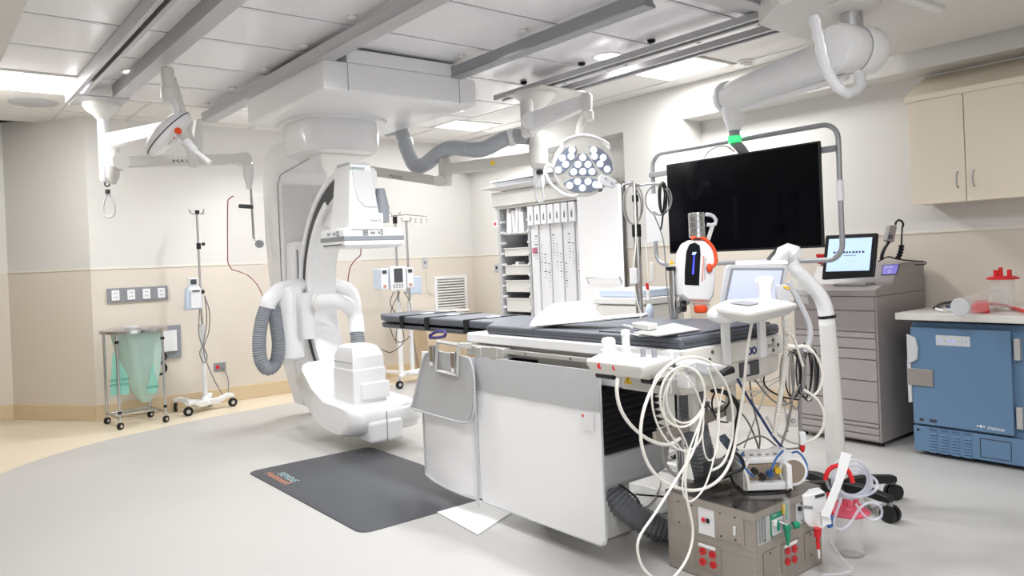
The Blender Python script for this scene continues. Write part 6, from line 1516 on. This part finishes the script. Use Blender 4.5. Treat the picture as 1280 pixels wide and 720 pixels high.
cable([(832, 545), (828, 560), (832, 580), (845, 595), (865, 602)], .007, m_cableg, 'dark grey cable bowing behind the white coils', Y=2.02)
cable([(913, 575), (918, 540), (924, 515), (918, 500), (905, 490), (890, 488)], .011, m_black, 'thick black cable drooping below the cross bar', Y=2.05)
cable([(885, 505), (892, 515), (905, 512), (912, 500), (905, 488), (893, 492), (890, 508), (897, 525), (910, 528)], .004, m_black, 'thin black cable curled below the cross bar', Y=2.04)
cable([(922, 474), (935, 497), (950, 520), (968, 548), (985, 566)], .006, m_navy, 'navy cable slanting down to the white module', Y=1.97)
cable([(980, 394), (982, 430), (980, 465), (974, 505), (968, 545)], .011, m_frame, 'ribbed cream tube hanging from the right end of the end console', Y=1.88, name='ribbed_tube', cat='tube', rib=.10, ribp=.012)
cable([(983, 415), (992, 422), (998, 440), (1004, 458)], .006, W, 'short white cable from the console to the hanging bundle', Y=1.86)
for k, (cx, cy, rx, ry, mm, lb) in enumerate(((984, 472, 8, 36, m_cableg, 'leftmost grey'), (991, 468, 9, 32, m_black, 'left black'), (998, 466, 8, 33, m_cableg, 'middle grey'), (1005, 464, 9, 36, m_black, 'middle black'),
        (1010, 470, 9, 34, m_dgrey, 'right dark grey'), (1014, 466, 8, 32, m_black, 'rightmost black'), (994, 475, 7, 40, m_alud, 'pale grey'))):
    loop(cx, cy, rx, ry, 3.62 + .02*k, 1.6, .0038, mm, '%s cable loop of the bundle hanging below the end console' % lb, jit=1.2)
cable([(978, 440, 3.6), (985, 433, 3.6), (995, 434, 3.6), (1006, 433, 3.6), (1016, 440, 3.6)], .010, W, 'white tie gathering the tops of the hanging cable bundle')
cable([(1010, 432, 3.62), (1022, 448, 3.62), (1028, 468, 3.62), (1024, 487, 3.62), (1010, 500, 3.62)], .006, W, 'cream cable bowing out right of the hanging bundle')
cable([(1005, 487, 3.6), (1022, 500, 3.6), (1030, 518, 3.6), (1026, 540, 3.6), (1008, 553, 3.6), (988, 552, 3.6), (970, 540, 3.6), (958, 520, 3.6)], .0065, W, 'cream cable making a wide low loop behind the white module')
cable([(1000, 500, 3.55), (1000, 530, 3.55), (1001, 562, 3.5)], .008, m_cableg, 'grey cable dropping straight to the red tipped plug')
cable([(990, 500, 3.55), (985, 530, 3.55), (975, 560, 3.5)], .006, m_cableg, 'grey cable dropping from the bundle to the module')
rt_ = P(1003, 556, d=3.48); RTg = thing('cable_plug', 'white plug with a red tag above the white module', 'plug', (rt_.x, rt_.y, .5))
obox(rt_ + UP*.03, R2, D2, UP, .014, .012, .03).build('plug_body', m_white, RTg, bev=.004)
MB().ball(rt_ - UP*.012, .014, .01, .024).build('red_tag', m_red, RTg)
pl_ = P(990, 525, d=3.58); PLg = thing('cable_box', 'small white junction box hanging in the cables', 'junction box', (pl_.x, pl_.y, .6))
obox(pl_, R2, D2, UP, .02, .015, .03).build('box_body', m_offw, PLg, bev=.006)
MB().ring(pl_ - D2*.016, .008, .003, axis=D2, n=14).build('socket', m_grey, PLg)
# slack cables below the drive housing
rnd = random.Random(3)
spec = [((925, 455), (960, 452), (968, 440), (965, 425), m_black), ((925, 470), (950, 478), (975, 470), (985, 450), W), ((930, 490), (960, 490), (978, 500), (985, 540), W), ((905, 520), (935, 500), (965, 480), (985, 470), W),
        ((935, 455), (940, 500), (950, 550), (940, 590), m_cableg), ((940, 470), (965, 500), (985, 505), (1000, 480), m_cableg), ((915, 560), (950, 545), (975, 560), (1000, 560), m_cableg), ((945, 460), (955, 490), (945, 520), (930, 560), W),
        ((960, 455), (955, 480), (975, 495), (1000, 500), m_black), ((900, 500), (930, 520), (948, 560), (945, 580), m_cableg)]
lbs = ['black cable sagging just below the drive housing', 'cream cable sagging below the drive housing', 'cream cable curving down towards the module', 'cream cable crossing up to the bundle', 'grey cable dropping behind the navy cable', 'grey cable sweeping right to the bundle', 'thin grey cable crossing low behind the module', 'cream cable wandering down beside the ribbed tube', 'black cable curving into the bundle', 'grey cable hanging near the black adapter']
for (a, b2, c2, d2, mm), lb in zip(spec, lbs):
    dd_ = rnd.uniform(3.55, 3.75); cable([(*a, dd_), (*b2, dd_), (*c2, dd_), (*d2, dd_)], .0042, mm, lb)
# floor cables round the base
cable([(797, 640), (815, 628), (826, 605), (822, 590)], .005, m_cableg, 'thin grey cable on the white floor plate left of the steel box', Z=.07)
cable([(800, 650), (820, 645), (838, 640)], .005, m_cableg, 'thin grey cable running to the steel box over the floor plate', Z=.07)
cable([(757, 600, 3.6), (775, 606, 3.65), (795, 622, 3.7), (800, 632, 3.7)], .006, m_ink, 'dark cable over the thick hose below the table')
cable([(789, 560, 3.8), (790, 575, 3.8), (787, 588, 3.8)], .006, m_cableg, 'grey cable behind the table column')
